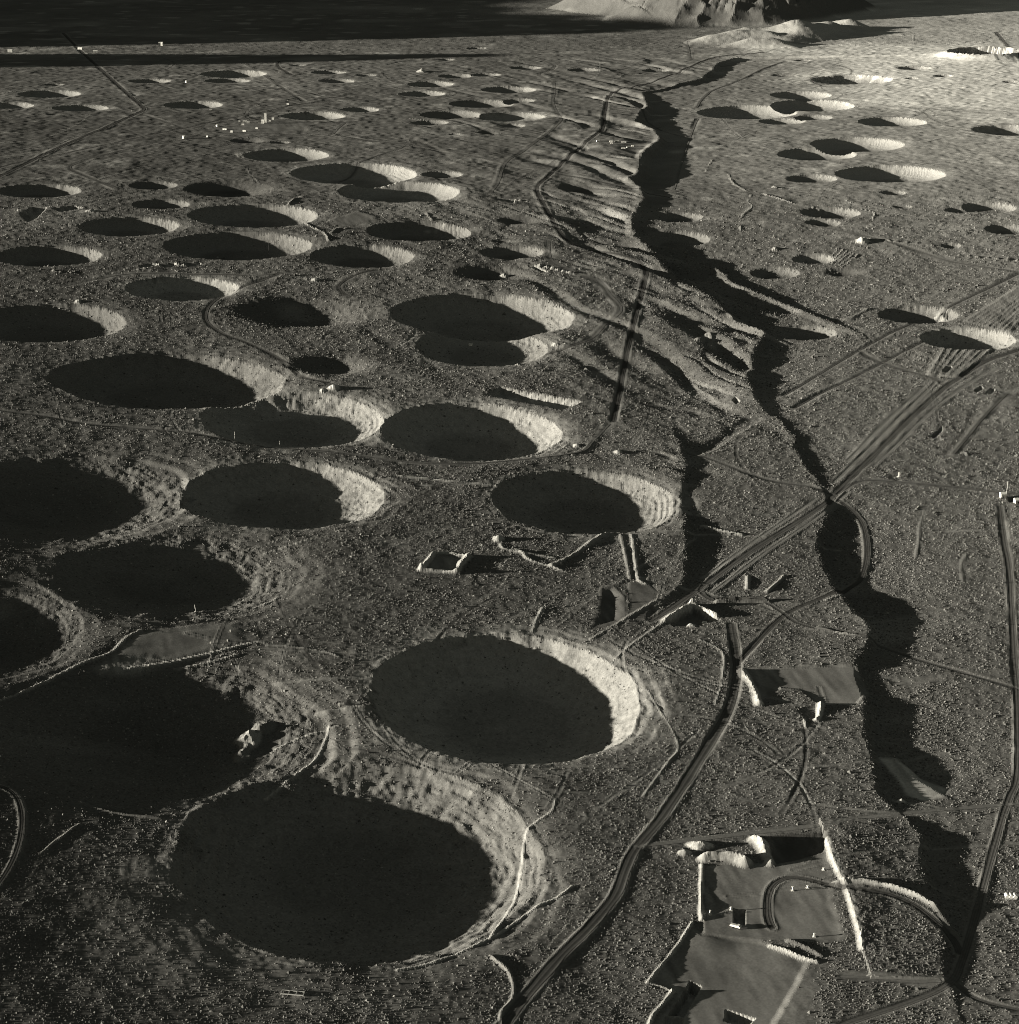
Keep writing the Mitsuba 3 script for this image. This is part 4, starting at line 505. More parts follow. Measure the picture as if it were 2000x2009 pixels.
        rough = (n2(x[i], y[i], max(6., R * .09), 46) * R * .024 + n2(x[i], y[i], max(3., R * .035), 47) * R * .013 + n2(x[i], y[i], 2.6, 34) * .5 * (cy < 1700)) * calm * sstep(1.15, .9, t)
        rr_, ss_ = t * R, a * R * .10
        con = n2(rr_, ss_, max(3.2, R * .035), 130 + k % 7) + .6 * n2(rr_ * 1.3, ss_ * 2.2, max(2.2, R * .02), 140 + k % 5)
        rough += con * min(1.1, R * .011) * calm * sstep(.45, .8, t) * sstep(1.12, .98, t)
        b = np.where(t < 1, b + gul + rough, (gul + rough) * (t < 1.15))
        deeper = b < bowl[i]
        # the ground around sags towards the rim, in places along ring cracks
        ex = .34 + .10 * ring(1.3, 59) + (.14 if soft == 1 else 0); so = np.clip((t - .97) / ex, 0, 1)
        sd_ = R * (.030 if soft == 0 else .055 if soft == 1 else 0) * (1 + .5 * ring(1.7, 56)) * (.65 if cy > 2300 else 1) * (.2 + .8 * (.5 + .5 * ca))
        stair = so * 3.1 + .9 * ring(4.1, 39) + 2.2 * ring(1.5, 38) + .5 * n2(x[i], y[i], R * .3, 35); stair = (np.floor(stair) + sstep(.5, 1, stair - np.floor(stair))) / 3.1
        cr = np.clip(.5 + 1.6 * ring(2.2, 37), 0, .85) * (R > 45) * calm
        sag[i] = np.minimum(sag[i], np.where(so < 1, -sd_ * (1 - (so * (1 - cr) + np.clip(stair, 0, 1) * cr)) ** 2, 0))
        bowl[i] = np.where(t < 1, np.minimum(bowl[i], b), bowl[i] + np.where(t < 1.15, b, 0) * (inside[i] < .5))
        lh = {0: .0, 1: .0, 2: .22}[soft] * R
        lip[i] = np.maximum(lip[i], lh * np.exp(-np.abs(t - 1.02) / (.12 if soft != 2 else .3)) * (1 + .8 * calm * ring(5, 48)) * np.where(t < 1, sstep(.8, 1, t), 1))
        inside[i] = np.maximum(inside[i], sstep(1.04, .97, t))
        # bare soil on the walls, streaked down the slope and broken at the edge
        streak = .50 + .35 * ring(14, 49) + .5 * con + .25 * (n2(x[i], y[i], max(5., R * .16), 50)) + 1.1 * n2(x[i], y[i], max(2.5, R * .035), 51)
        edge = 1.10 + (.14 + .10 * (soft == 1)) * (ring(4, 52) + ring(12, 53)) * 2 + .25 * n2(x[i], y[i], max(4., R * .06), 36) + .22 * con
        bare = sstep(edge + .16, edge - .12, t) * np.clip(.55 + .6 * streak, .25, 1) * float(np.interp(wall, [.13, .24, .40], [.15, .55, 1.]) if cy < 2600 else 1.)
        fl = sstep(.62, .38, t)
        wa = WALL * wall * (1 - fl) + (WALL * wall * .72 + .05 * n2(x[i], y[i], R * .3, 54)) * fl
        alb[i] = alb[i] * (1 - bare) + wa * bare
        quiet[i] = np.minimum(quiet[i], 1 - .6 * bare)
        if want:
            key = 'crater' if k == 0 else f'crater_{k:03d}'
            if key not in OWNERS: OWNERS.append(key)
            own[i[(t < 1.03) & (deeper | (own[i] == 0))]] = OWNERS.index(key)
    z = np.where(inside > .5, z + bowl, z + bowl + lip * (1 - inside)) + np.maximum(sag, -14)
    scrub = quiet.copy()
    # faint trails left by vehicles
    for k, (pts, w, al) in enumerate(TRAILS):
        P = np.array(pts); i = near(x, y, P[:, 0].min() - 8, P[:, 0].max() + 8, P[:, 1].min() - 15, P[:, 1].max() + 15)
        if not len(i): continue
        d = line_dist(x[i], y[i], pts); ww = np.maximum(w, .9 * sp[i])
        g = np.exp(-(d / ww) ** 2) * np.clip(.7 + 1.4 * n2(x[i], y[i], 40, 76), 0, 1) * (1 - inside[i])
        alb[i] = alb[i] * (1 - g) + al * g; quiet[i] *= 1 - .6 * g; scrub[i] *= 1 - .9 * g
        z[i] += .2 * np.exp(-((d - 1.6 * ww) / (.7 * ww)) ** 2) * np.clip(.5 + 1.4 * n2(x[i], y[i], 25, 78), 0, 1) * (1 - inside[i])
    # pads, pits and bare strips
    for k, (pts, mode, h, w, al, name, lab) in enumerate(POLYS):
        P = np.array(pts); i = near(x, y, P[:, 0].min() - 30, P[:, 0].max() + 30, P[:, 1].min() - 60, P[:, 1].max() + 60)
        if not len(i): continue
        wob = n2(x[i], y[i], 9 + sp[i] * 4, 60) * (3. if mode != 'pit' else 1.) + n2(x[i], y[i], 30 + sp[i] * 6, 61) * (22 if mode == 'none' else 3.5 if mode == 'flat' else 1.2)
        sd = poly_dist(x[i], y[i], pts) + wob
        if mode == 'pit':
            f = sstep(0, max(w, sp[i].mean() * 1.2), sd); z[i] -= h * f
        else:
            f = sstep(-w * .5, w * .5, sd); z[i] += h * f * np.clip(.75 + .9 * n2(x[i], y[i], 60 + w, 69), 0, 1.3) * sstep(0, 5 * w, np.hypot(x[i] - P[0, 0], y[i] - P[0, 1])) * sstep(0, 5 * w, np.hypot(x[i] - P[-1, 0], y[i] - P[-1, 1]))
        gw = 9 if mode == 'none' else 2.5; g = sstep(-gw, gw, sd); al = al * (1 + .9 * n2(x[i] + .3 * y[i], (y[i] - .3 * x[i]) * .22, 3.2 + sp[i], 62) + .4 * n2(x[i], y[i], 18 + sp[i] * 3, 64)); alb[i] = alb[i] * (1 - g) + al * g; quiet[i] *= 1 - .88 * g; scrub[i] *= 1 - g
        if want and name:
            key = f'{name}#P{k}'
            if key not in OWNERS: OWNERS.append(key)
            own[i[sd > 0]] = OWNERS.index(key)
    # ridges, berms, banks, gullies
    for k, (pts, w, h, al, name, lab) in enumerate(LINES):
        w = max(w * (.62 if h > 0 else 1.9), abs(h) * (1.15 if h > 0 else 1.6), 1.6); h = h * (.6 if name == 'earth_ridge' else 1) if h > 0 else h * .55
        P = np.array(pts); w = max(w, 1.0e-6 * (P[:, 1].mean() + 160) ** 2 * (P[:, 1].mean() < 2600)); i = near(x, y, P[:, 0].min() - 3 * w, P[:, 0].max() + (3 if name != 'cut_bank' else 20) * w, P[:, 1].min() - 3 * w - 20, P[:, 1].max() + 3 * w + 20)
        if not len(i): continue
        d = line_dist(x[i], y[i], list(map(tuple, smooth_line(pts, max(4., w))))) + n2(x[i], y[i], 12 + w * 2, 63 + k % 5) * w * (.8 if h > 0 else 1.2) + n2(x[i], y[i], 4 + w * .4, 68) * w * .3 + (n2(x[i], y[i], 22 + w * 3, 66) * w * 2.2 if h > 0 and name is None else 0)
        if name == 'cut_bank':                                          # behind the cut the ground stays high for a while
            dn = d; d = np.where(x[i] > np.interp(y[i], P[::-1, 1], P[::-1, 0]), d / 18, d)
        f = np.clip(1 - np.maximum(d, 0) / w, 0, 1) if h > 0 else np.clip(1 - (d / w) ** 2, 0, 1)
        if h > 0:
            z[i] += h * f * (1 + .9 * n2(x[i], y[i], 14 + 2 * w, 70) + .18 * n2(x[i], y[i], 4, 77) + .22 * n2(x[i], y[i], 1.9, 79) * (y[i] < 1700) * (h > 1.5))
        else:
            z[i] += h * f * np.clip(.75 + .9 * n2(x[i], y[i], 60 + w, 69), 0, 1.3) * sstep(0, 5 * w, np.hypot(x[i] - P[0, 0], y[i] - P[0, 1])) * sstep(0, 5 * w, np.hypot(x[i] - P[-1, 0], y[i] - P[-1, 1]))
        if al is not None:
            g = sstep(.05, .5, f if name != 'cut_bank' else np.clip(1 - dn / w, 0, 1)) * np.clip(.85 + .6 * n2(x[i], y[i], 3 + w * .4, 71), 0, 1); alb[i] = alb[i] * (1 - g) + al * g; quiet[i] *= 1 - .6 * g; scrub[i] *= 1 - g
        if want and name:
            key = f'{name}#L{k}'
            if key not in OWNERS: OWNERS.append(key)
            own[i[f > .12]] = OWNERS.index(key)
    for k, (mx, my, rx, ry, h, al, name, lab) in enumerate(MOUNDS):
        rx, ry = max(rx, h * 1.2), max(ry, h * 1.2)
        i = near(x, y, mx - 2 * rx, mx + 2 * rx, my - 2 * ry, my + 2 * ry)
        if not len(i): continue
        t = np.hypot((x[i] - mx) / rx, (y[i] - my) / ry) * (1 + .7 * n2(x[i], y[i], rx * .8, 72)) 
        f = np.clip(1 - t / 1.1, 0, 1) ** (.9 if 'heap' not in name else .8)
        z[i] += h * f * (1 + (1.0 if 'heap' in name else .4) * n2(x[i], y[i], max(2.5, rx * .3), 73) + .5 * n2(x[i], y[i], 2.2, 72))
        g = sstep(.05, .3, f); alb[i] = alb[i] * (1 - g) + al * g; quiet[i] *= 1 - .5 * g; scrub[i] *= 1 - g
        if want:
            key = f'{name}#M{k}'
            if key not in OWNERS: OWNERS.append(key)
            own[i[f > .06]] = OWNERS.index(key)
    # roads: a shallow bed between two low windrows of soil
    for k, (pts, w, al, berm, name, lab) in enumerate(ROADS):
        C = ROAD_LINES[k]; P = np.array(C)
        i = near(x, y, P[:, 0].min() - 4 * w, P[:, 0].max() + 4 * w, P[:, 1].min() - 4 * w - 20, P[:, 1].max() + 4 * w + 20)
        if not len(i): continue
        d = line_dist(x[i], y[i], list(map(tuple, C))) + n2(x[i], y[i], 9 + sp[i] * 3, 75) * w * .16; hw = w / 2
        bw = np.maximum(np.maximum(.8 + .07 * w, sp[i] * .8), .45 * np.minimum(1.22e-6 * zc[i] ** 2, 9))
        f = sstep(hw + bw, hw * .8, d); g = np.exp(-((d - hw - bw) / bw) ** 2)
        brk = np.clip(.62 + 1.5 * n2(x[i], y[i], 14 + sp[i] * 3, 74), .1, 1.5)
        z[i] += -.16 * berm * f + .42 * berm * g * brk
        quiet[i] *= 1 - .9 * sstep(hw + 3 * bw, hw, d); scrub[i] *= 1 - sstep(hw + 2.2 * bw, hw + bw, d)
        alb[i] = alb[i] * (1 - f) + al * f
        gb = np.clip(g * brk, 0, 1) * .7; alb[i] = alb[i] * (1 - gb) + .2 * gb
    # general relief and the grain of the scrub
    for lam, amp, sd in ((260, 2.0, 80), (110, 1.2, 81), (48, .6, 82), (22, .46, 83), (11, .42, 84), (5.5, .40, 85), (2.8, .30, 86)):
        amp_here = amp * (np.interp(y, [1100, 2000], [.55, 1.1]) if lam < 12 else 1) * (1 + (.9 if lam < 60 else 0) * sstep(1800, 4500, y)) * sstep(1.6, 3.2, lam / sp) * (quiet if lam < 100 else np.minimum(1, quiet + .3))
        i = np.nonzero(amp_here > 0)[0]
        if len(i): z[i] += amp_here[i] * n2(x[i], y[i], lam, sd) * 2
    z = z0 + z
    return (z, np.clip(alb, .03, .68), .5 + .5 * quiet, own, scrub) if want else z

# ---------------------------------------------------------------- the ground as one sheet, cut into the features that lie in it
K = 3485 * CAM_H / ct
def depth_of(v): return (K / (v + 289) - CAM_H * st) / ct
v = np.arange(2090, 2080, -2.2)
D = depth_of(v); Dn = [D[0]]
while Dn[-1] < 8300:                                                  # one row a pixel or so near by, every 13 m farther off
    zc_ = Dn[-1] * ct + CAM_H * st; Dn.append(Dn[-1] + min(2.55 * zc_ * zc_ / (3485 * CAM_H), 5.5 if 3400 < Dn[-1] < 5950 else 9. if Dn[-1] < 3401 else 16.))
D = np.concatenate([Dn, np.arange(Dn[-1] + 60, 11500, 90)])
u = np.concatenate([np.arange(-1420, -1000, 8.), np.arange(-998.4, 1000., 2.6), np.arange(1008, 1420, 8.)])
XX = np.outer(D * ct + CAM_H * st, u / 3485); YY = np.repeat(D[:, None], len(u), 1)
gz, galb, ggr, gown, gscrub = ground(XX, YY, True)
V = np.stack([XX.ravel(), YY.ravel(), gz], -1); nr, nc = XX.shape
q = (np.arange(nr - 1)[:, None] * nc + np.arange(nc - 1)[None]).ravel()
flip = (np.add.outer(np.arange(nr - 1), np.arange(nc - 1)).ravel() % 2).astype(bool)
A = np.where(flip[:, None], np.stack([q, q + 1, q + nc + 1], -1), np.stack([q, q + 1, q + nc], -1))
B = np.where(flip[:, None], np.stack([q, q + nc + 1, q + nc], -1), np.stack([q + 1, q + nc + 1, q + nc], -1))
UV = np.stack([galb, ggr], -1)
fown = gown[q]

def unique(name):
    if name not in scene and name not in labels: return name
    k = 1
    while f'{name}_{k:03d}' in scene or f'{name}_{k:03d}' in labels: k += 1
    return f'{name}_{k:03d}'

def cut(sel):
    f = np.vstack([A[sel], B[sel]]); used, inv = np.unique(f, return_inverse=True)
    return V[used], inv.reshape(-1, 3), UV[used]

STRUCT = {'graded_pad', 'graded_slope', 'bare_strip', 'bare_yard', 'mud_flat', 'pond_floor'}
GROUPS = {'earth_ridge': ('ridge', 'low soil ridges across the desert floor'), 'earth_berm': ('berm', 'bermed earth walls around the yards and pits'), 'earth_bank': ('bank', 'low earth banks on the plain'),
          'spoil_mound': ('mound', 'mounds of pale spoil'), 'rubble_heap': ('rubble', 'heaps of broken soil'), 'sump_pit': ('pit', 'dark bermed sumps'), 'small_pit': ('pit', 'small dug pits'),
          'rectangular_pit': ('pit', 'pits dug in the lower pad'), 'furrow': ('furrow', None)}
MIN, strays = 3, []
for o, name in list(enumerate(OWNERS))[1:] + [(0, OWNERS[0])]:
    sel = np.nonzero(fown == o)[0]
    if o == 0 and strays: sel = np.concatenate([sel] + strays)
    if len(sel) < MIN and o: print('too small', name); continue
    if '#' in name:                                                   # stray specks of a feature go back to the open ground
        comp = trimesh.graph.connected_component_labels(np.vstack([np.stack([A[sel], B[sel]], 1)[:, k][:, e] for k in (0, 1) for e in ([0, 1], [1, 2], [0, 2])]), node_count=len(V))
        c = comp[A[sel][:, 0]]; big = np.bincount(c).argmax(); strays.append(sel[c != big]); sel = sel[c == big]
    vv, ff, uv = cut(sel)
    shape = mikit.ply((vv, ff), 'ground_material', smooth=False, uv=uv)
    if o == 0:
        scene[name] = shape; labels[name] = {'kind': 'structure', 'label': 'dry scrub covered desert floor'}
    elif name.startswith('scarp'):
        key = unique('scarp_slope'); scene[key] = shape; labels[key] = {'kind': 'structure', 'label': ['long winding fault scarp in deep shadow', 'short branch of the scarp at upper right of it', 'low scarp bank above the pale mud flat', 'broad shaded bank between the scarp and the diagonal road'][int(name[-1])]}
    elif name in ('hill', 'dune'):
        key = 'hill' if name == 'hill' else 'small_hills'; scene[key] = shape
        labels[key] = {'kind': 'structure', 'label': 'sunlit bare hill cut by the top of the picture' if name == 'hill' else 'smooth pale low mounds below the bare hill'}
    elif name.startswith('crater'):
        scene[name] = shape; k = int(name[7:] or 0)
        labels[name] = {'label': CRATER_LABELS[k], 'category': 'crater', 'group': 'craters scattered over the desert floor'}
    else:
        base, src = name.split('#'); row = {'P': POLYS, 'L': LINES, 'M': MOUNDS}[src[0]][int(src[1:])]
        key = unique(base); scene[key] = shape
        if base in STRUCT: labels[key] = {'kind': 'structure', 'label': row[-1]}
        else:
            cat, grp = GROUPS.get(base, (base.split('_')[-1], None))
            labels[key] = {'label': row[-1], 'category': cat}
            if base == 'furrow':
                num = [r_ for r_ in range(len(LINES)) if LINES[r_][-1] == row[-1]].index(int(src[1:]))
                labels[key]['label'] = ['first', 'second', 'third', 'fourth', 'fifth', 'sixth', 'seventh', 'eighth', 'ninth'][num] + ' from the left, ' + row[-1]
                grp = row[-1].replace('low parallel furrow', 'furrows').replace('short parallel furrow', 'short furrows')
            if grp: labels[key]['group'] = grp

# the plain outside the sheet, out to the horizon
lin = np.concatenate([-np.geomspace(60000, 400, 45), np.linspace(-300, 300, 5), np.geomspace(400, 60000, 45)])
lon = np.concatenate([-np.geomspace(60000, 500, 20), np.linspace(0, 12000, 80), np.geomspace(12400, 60000, 25)])
gx, gy = np.meshgrid(lin, lon)
gzz = np.where((gy > 500) & (gy < 12000), z_macro(gx, gy), 0.) * np.exp(-np.hypot(gx, gy) / 30000) - 4
mm, kk = gx.shape; q2 = (np.arange(mm - 1)[:, None] * kk + np.arange(kk - 1)[None]).ravel()
P2 = np.stack([gx.ravel(), gy.ravel(), gzz.ravel()], -1)
F2 = np.vstack([np.stack([q2, q2 + 1, q2 + kk + 1], -1), np.stack([q2, q2 + kk + 1, q2 + kk], -1)])
def in_sheet(p):
    return (p[:, 1] > D[0] + 8) & (p[:, 1] < D[-1] - 60) & (np.abs(p[:, 0]) < 1400 / 3485 * (p[:, 1] * ct + CAM_H * st))
for _ in range(3):                                                    # refine where the edge of the sheet crosses
    P2, F2 = trimesh.remesh.subdivide(P2, F2, np.nonzero((in_sheet(P2[F2].reshape(-1, 3)).reshape(-1, 3).sum(1) % 3) > 0)[0])
F2 = F2[~in_sheet(P2[F2].reshape(-1, 3)).reshape(-1, 3).all(1)]
scene['desert_plain'] = mikit.ply((P2, F2), 'ground_material', smooth=False, uv=np.tile([[.11, .5]], (len(P2), 1)))
labels['desert_plain'] = {'kind': 'structure', 'label': 'desert plain beyond the cratered ground'}

# the range on the left whose long shadow lies over the far plain
mx, my = np.meshgrid(np.arange(-7000, -1900, 45.), np.arange(4600, 14500, 60.))
crest = -3450 + 500 * n2(my.ravel(), my.ravel() * 0 + 7, 1500, 101).reshape(mx.shape)
prof = np.clip(1 - np.abs(mx - crest) / (1250 + 400 * n2(mx.ravel(), my.ravel(), 900, 102).reshape(mx.shape)), 0, 1)
ramp = sstep(5560, 6050, my)
mz = (prof ** 1.15 * RANGE_H * (1 + .45 * (fbm(np.stack([mx / 700, my / 700, mx * 0], -1), 5, 103) - .5)) * ramp) if (RANGE_H := 455) else 0
for hx, hy, rr, hh in ((-2480, 5470, 430, 330), (-2750, 5380, 420, 280), (-2250, 5560, 260, 150)):
    mz = np.maximum(mz, hh * np.clip(1 - np.hypot(mx - hx, (my - hy) * 1.4) / rr, 0, 1))
mz = mz + z_macro(mx, my) - 6 + 14 * np.minimum(1, mz / 60) * (fbm(np.stack([mx / 160, my / 160, mx * 0], -1), 4, 104) - .5)
mm, kk = mx.shape; q2 = (np.arange(mm - 1)[:, None] * kk + np.arange(kk - 1)[None]).ravel()
scene['mountain_range'] = mikit.ply((np.stack([mx.ravel(), my.ravel(), mz.ravel()], -1), np.vstack([np.stack([q2, q2 + 1, q2 + kk + 1], -1), np.stack([q2, q2 + kk + 1, q2 + kk], -1)])),
                                    'ground_material', smooth=False, uv=np.tile([[.15, .5]], (mm * kk, 1)))
labels['mountain_range'] = {'kind': 'structure', 'label': 'mountain range beyond the left edge'}

# ---------------------------------------------------------------- roads, draped a little above their beds
for k, (pts, w, al, berm, name, lab) in enumerate(ROADS):
    C = np.asarray(ROAD_LINES[k]); keep = np.abs(C[:, 0]) < 1350 / 3485 * (C[:, 1] * ct + CAM_H * st)
    C = C[keep & (C[:, 1] > D[0]) & (C[:, 1] < D[-1])]
    dist = C[:, 1].mean(); C = smooth_line(C[::1], max(2.2, dist * .0018)) if len(C) > 3 else C
    tan = np.gradient(C, axis=0); tan /= np.linalg.norm(tan, axis=1, keepdims=True) + 1e-9
    nrm = np.stack([-tan[:, 1], tan[:, 0]], -1)
    off = np.linspace(-.5, .5, 7) * w * .94
    wob = 1 + .5 * (noise(np.stack([C[:, 0] / 18, C[:, 1] / 18, C[:, 0] * 0], -1), 110) - .5)
    G = C[:, None] + nrm[:, None] * (off[None, :, None] * wob[:, None, None])
    h = ground(G[..., 0], G[..., 1]).reshape(G.shape[:2])
    lift = .14 + .004 * k + np.maximum(0, C[:, 1] - 1500) * .00016
    rut = .03 * np.cos(np.linspace(-1, 1, 7) * 2 * np.pi)
    P = np.dstack([G, h + lift[:, None] + rut[None] - .05 * (np.abs(off) > .49 * w)[None]])
    a = (np.arange(len(C) - 1)[:, None] * 7 + np.arange(6)[None]).ravel()
    F = np.vstack([np.stack([a, a + 7, a + 8], -1), np.stack([a, a + 8, a + 1], -1)])
    tone = al * (1 + .35 * (noise(np.stack([G[..., 0] / 25, G[..., 1] / 25, G[..., 0] * 0], -1), 111) - .5) + .10 * np.cos(np.linspace(-1, 1, 7) * 3 * np.pi)[None])
    key = unique(name); scene[key] = mikit.ply((P.reshape(-1, 3), F), 'ground_material', smooth=False, uv=np.stack([tone.ravel(), np.full(tone.size, .5)], -1))
    labels[key] = {'kind': 'structure', 'label': lab}

# ---------------------------------------------------------------- scrub: thousands of low bushes, thinning with distance
def bilinear(x, y, field):
    fy = np.interp(y, D, np.arange(nr)); fx = np.interp(x / (y * ct + CAM_H * st) * 3485, u, np.arange(nc))
    iy, ix = np.clip(fy.astype(int), 0, nr - 2), np.clip(fx.astype(int), 0, nc - 2); ty, tx = fy - iy, fx - ix
    f = field.reshape(nr, nc)
    return (f[iy, ix] * (1 - tx) + f[iy, ix + 1] * tx) * (1 - ty) + (f[iy + 1, ix] * (1 - tx) + f[iy + 1, ix + 1] * tx) * ty
rng = np.random.default_rng(5)
N = 800000
sy = D[0] + (3300 - D[0]) * rng.random(N) ** 1.25
sx = (rng.random(N) * 2 - 1) * .31 * (sy * ct + CAM_H * st)
clump = n2(sx, sy, 45, 120) + n2(sx, sy, 13, 121) + .5
p = np.clip(bilinear(sx, sy, gscrub), 0, 1) ** 3 * np.clip(.25 + 1.0 * clump, .05, 1) * np.interp(sy, [900, 1500, 2400, 3300], [1, .95, .55, .12])
p *= np.interp(sx / sy, [-.3, -.1, .2], [.55, .85, 1.0])
s = rng.random(N) < p * .86; sx, sy = sx[s], sy[s]; n = len(sx)
sz = bilinear(sx, sy, gz); size = rng.lognormal(0, .34, n) * np.interp(sy, [900, 1600, 3300], [.50, .68, 1.35])
ang = rng.random(n) * 6.28
ring5 = np.stack([np.cos(ang[:, None] + np.arange(4) * 1.5708), np.sin(ang[:, None] + np.arange(4) * 1.5708)], -1) * (size[:, None] * (.75 + .5 * rng.random((n, 4))))[..., None]
hgt = size * (.55 + .45 * rng.random(n))
low = np.dstack([sx[:, None] + ring5[..., 0], sy[:, None] + ring5[..., 1], np.repeat((sz - .12)[:, None], 4, 1)])
top = np.stack([sx + size * .25 * (rng.random(n) - .5), sy + size * .25 * (rng.random(n) - .5), sz + hgt], -1)[:, None]
SV = np.concatenate([low, top], 1).reshape(-1, 3)
base = np.arange(n)[:, None] * 5
SF = np.stack([np.stack([base[:, 0] + j, base[:, 0] + (j + 1) % 4, base[:, 0] + 4], -1) for j in range(4)], 1).reshape(-1, 3)
tone = np.repeat(rng.choice([.08, .12, .16, .23], n, p=[.25, .35, .28, .12]) * (.8 + .4 * rng.random(n)), 5)
scene['desert_scrub'] = mikit.ply((SV, SF), 'ground_material', smooth=False, uv=np.stack([tone, np.full(len(tone), .8)], -1))
labels['desert_scrub'] = {'kind': 'stuff', 'label': 'low dry bushes scattered over the desert floor', 'category': 'scrub'}
print('triangles: sheet', 2 * len(q), 'scrub', len(SF), flush=True)

# ---------------------------------------------------------------- built things
def box(x0, x1, y0, y1, z0, z1):
    b = trimesh.creation.box((x1 - x0, y1 - y0, z1 - z0)); b.apply_translation(((x0 + x1) / 2, (y0 + y1) / 2, (z0 + z1) / 2)); return b
def cyl(r, z0, z1, x=0, y=0, n=14):
    c = trimesh.creation.cylinder(r, z1 - z0, sections=n); c.apply_translation((x, y, (z0 + z1) / 2)); return c
def cone(r, z0, z1, n=14):
    c = trimesh.creation.cone(r, z1 - z0, sections=n); c.apply_translation((0, 0, z0)); return c
def gable(w, d, z0, h, o=.3):
    w, d = w / 2 + o, d / 2 + o
    v = [(-w, -d, z0), (w, -d, z0), (w, d, z0), (-w, d, z0), (-w, 0, z0 + h), (w, 0, z0 + h)]
    return trimesh.Trimesh(v, [(0, 1, 5), (0, 5, 4), (2, 3, 4), (2, 4, 5), (0, 4, 3), (1, 2, 5), (0, 3, 2), (0, 2, 1)], process=False)
def join(*m): return trimesh.util.concatenate(m)

CAT = {'post': 'post', 'pole': 'pole', 'vent': 'vent', 'tank_trailer': 'tank', 'frame': 'frame', 'casing': 'pipe casing', 'pump': 'pump', 'pump_house': 'building', 'shed': 'shed'}
GRP = {'shed': 'white sheds of the far yards', 'tank': 'white tanks of the far yard', 'trailer': 'white trailers in the bare yard by the scarp', 'post': 'small marker posts', 'pole': 'thin poles', 'vent': 'vents on the upper compound pad',
       'tank_trailer': 'white tanks on the right edge', 'casing': None}
def place(kind, x, y, lab, parts, rot=0):
    key = unique(kind); z = float(ground([x], [y])[0]); M = T().translate([x, y, z]).rotate([0, 0, 1], rot)
    labels[key] = {'label': lab, 'category': CAT.get(kind, kind.split('_')[-1])}
    if GRP.get(kind): labels[key]['group'] = GRP[kind]
    for name, mesh, mat in parts:
        k2 = key + ('__' + name if name else '')
        if k2 in scene: k2 = next(f'{k2}_{j:03d}' for j in range(1, 99) if f'{k2}_{j:03d}' not in scene)
        scene[k2] = mikit.ply(mesh, mat, smooth=30 if len(mesh.faces) > 20 else False, to_world=M)
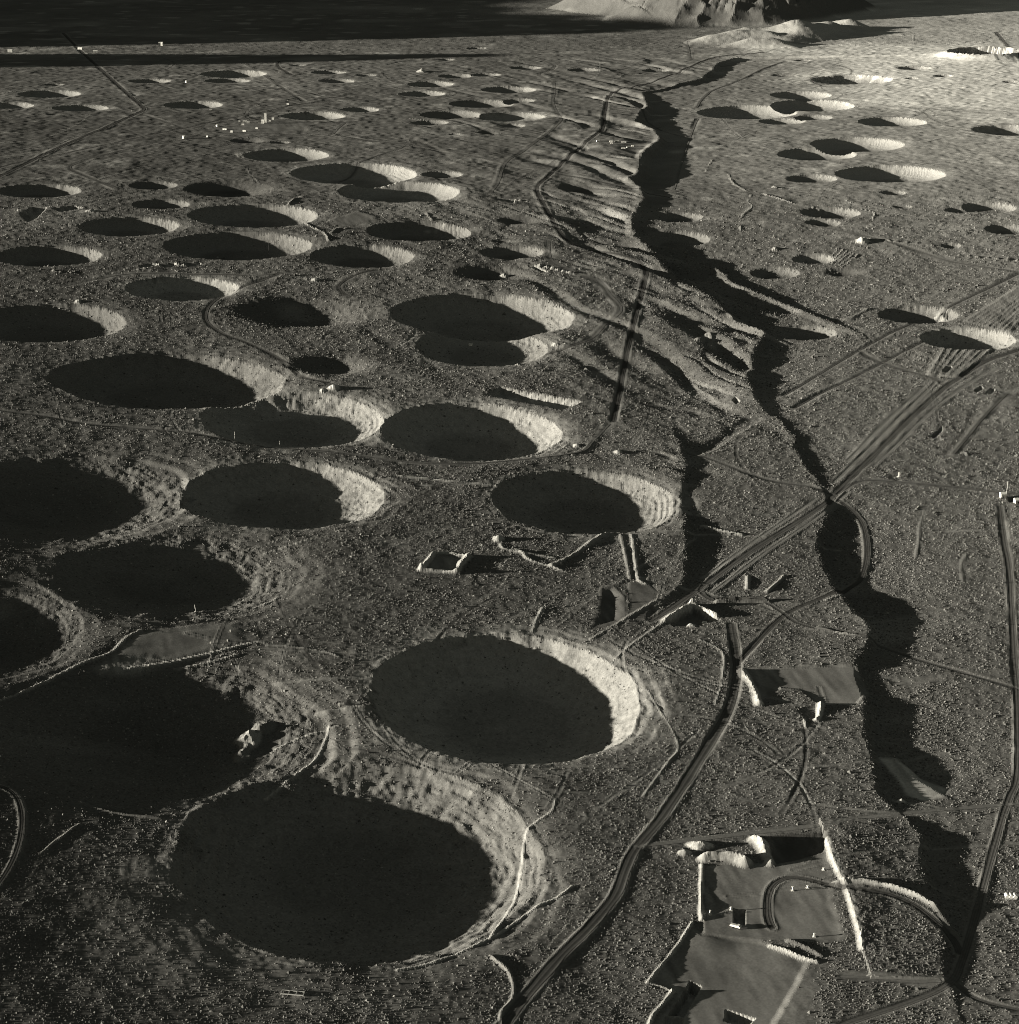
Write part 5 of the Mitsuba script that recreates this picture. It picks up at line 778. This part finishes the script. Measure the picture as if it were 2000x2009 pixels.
for kind, x, y, a, lab in SPOTS:
    if kind == 'tower':
        w, h = a
        place(kind, x, y, lab, [('shaft', box(-w / 2, w / 2, -w / 2, w / 2, -1, h), 'white_paint'), ('cap', box(-w / 2 - .35, w / 2 + .35, -w / 2 - .35, w / 2 + .35, h, h + .6), 'pale_metal'),
              ('door', box(-.8, .8, -w / 2 - .12, -w / 2 + .1, 0, 2.4), 'grey_paint'), ('ladder', join(*[box(1.2, 1.9, -w / 2 - .2, -w / 2 - .1, zz, zz + .12) for zz in np.arange(.6, h, .6)]), 'grey_paint')])
    elif kind == 'shed':
        w, d, h = a
        place(kind, x, y, lab, [('wall', box(-w / 2, w / 2, -d / 2, d / 2, -1.5, h), 'white_paint'), ('roof', gable(w, d, h, h * .25), 'white_paint'), ('door', box(-.7, .7, -d / 2 - .1, -d / 2 + .1, 0, h * .75), 'grey_paint')], rot=(len(lab) * 7) % 24 - 12)
    elif kind == 'tank':
        r, h = a
        place(kind, x, y, lab, [('shell', cyl(r, -1.5, h * .8, n=20), 'white_paint'), ('roof', cone(r * 1.03, h * .8, h, n=20), 'white_paint')])
    elif kind == 'trailer':
        w, d, h, rot = a
        place(kind, x, y, lab, [('body', box(-w / 2, w / 2, -d / 2, d / 2, .7, h), 'white_paint'), ('roof', box(-w / 2 - .1, w / 2 + .1, -d / 2 - .1, d / 2 + .1, h, h + .15), 'pale_metal'),
              ('chassis', box(-w / 2 + .3, w / 2 + .6, -d / 2 + .4, d / 2 - .4, -1.0, .7), 'dark_metal'), ('window', box(-w * .3, w * .2, -d / 2 - .05, -d / 2 + .05, 1.5, 2.2), 'dark_metal')], rot)
    elif kind == 'pump_house':
        w, d, h = a
        place(kind, x, y, lab, [('wall', box(-w / 2, w / 2, -d / 2, d / 2, -1.5, h), 'white_paint'), ('roof', gable(w, d, h, 1.6), 'white_paint'), ('door', box(-.7, .7, -d / 2 - .1, -d / 2 + .1, 0, 2.1), 'dark_metal')], rot=8)
    elif kind == 'mast':
        h, = a
        place(kind, x, y, lab, [('shaft', cyl(.16, -1, h, n=8), 'white_paint'), ('crossarm', box(-1.1, 1.1, -.08, .08, h - 1.4, h - 1.2), 'white_paint')])
    elif kind == 'pump':
        h, = a
        place(kind, x, y, lab, [('base', box(-1.6, 1.6, -1, 1, -1, .7), 'pale_metal'), ('post', box(-.55, .55, -.5, .5, .7, h), 'white_paint'), ('head', box(-1.0, .8, -.6, .6, h, h + .7), 'white_paint')])
    elif kind == 'pole':
        h, = a; r = .13 + h * .0025
        m_ = 'white_paint' if h < 20 else 'dark_metal'; place(kind, x, y, lab, [('shaft', cyl(r if h < 20 else .2, -1, h, n=8), m_), ('base', cyl(r * 3, -1, .5, n=10), 'white_paint')])
    elif kind == 'vent':
        h, = a
        place(kind, x, y, lab, [('pipe', cyl(.35, -.5, h, n=12), 'white_paint'), ('cap', cyl(.65, h, h + .35, n=12), 'white_paint'), ('footing', box(-.9, .9, -.9, .9, -.5, .3), 'pale_metal')])
    elif kind == 'truck':
        w, d, rot = a; wh = [('wheel', cyl(.5, -.16, .16, n=14).apply_transform(trimesh.transformations.rotation_matrix(1.5708, [1, 0, 0])).apply_translation((px, py, .5)), 'dark_metal') for px in (-2.2, 2.1) for py in (-1.05, 1.05)]
        place(kind, x, y, lab, [('cab', join(box(1.2, 2.7, -1.1, 1.1, .7, 2.3), box(2.7, 3.4, -1.05, 1.05, .7, 1.5)), 'white_paint'), ('bed', box(-3.3, 1.1, -1.2, 1.2, .9, 1.25), 'white_paint'),
              ('load', box(-2.9, .6, -.9, .9, 1.25, 2.0), 'pale_metal'), ('windscreen', box(2.69, 2.73, -.9, .9, 1.55, 2.15), 'dark_metal')] + wh, rot)
    elif kind == 'tank_trailer':
        L, = a; c = trimesh.creation.cylinder(1.25, L * 1.15, sections=18); c.apply_transform(trimesh.transformations.rotation_matrix(1.5708, [1, 0, 0])); c.apply_translation((0, 0, 2.2))
        place(kind, x, y, lab, [('tank', c, 'white_paint'), ('cradle', join(box(-1, 1, -1.3, -1.0, -.5, 1.3), box(-1, 1, 1.0, 1.3, -.5, 1.3)), 'grey_paint')])
    elif kind == 'casing':
        r, = a; c = trimesh.creation.annulus(r * .72, r, 2.4, sections=24); c.apply_translation((0, 0, .9))
        place(kind, x, y, lab, [('', c, 'white_paint')])
    elif kind == 'frame':
        w, d = a
        place(kind, x, y, lab, [('beam', box(-w / 2, w / 2, sgn * d / 2 - .2, sgn * d / 2 + .2, .5, 1.0), 'grey_paint') for sgn in (-1, 1)] + [('crossbeam', box(px - .2, px + .2, -d / 2 + .2, d / 2 - .2, .52, .98), 'grey_paint') for px in np.linspace(-w / 2 + .2, w / 2 - .2, 4)]
              + [('leg', box(px - .15, px + .15, py - .15, py + .15, -.8, .5), 'grey_paint') for px in (-w / 2 + .2, w / 2 - .2) for py in (-d / 2, d / 2)], rot=-8)
    elif kind == 'post':
        h, = a
        place(kind, x, y, lab, [('', join(box(-.3, .3, -.3, .3, -.5, h), box(-.5, .5, -.5, .5, h * .6, h + .1)), 'white_paint')])
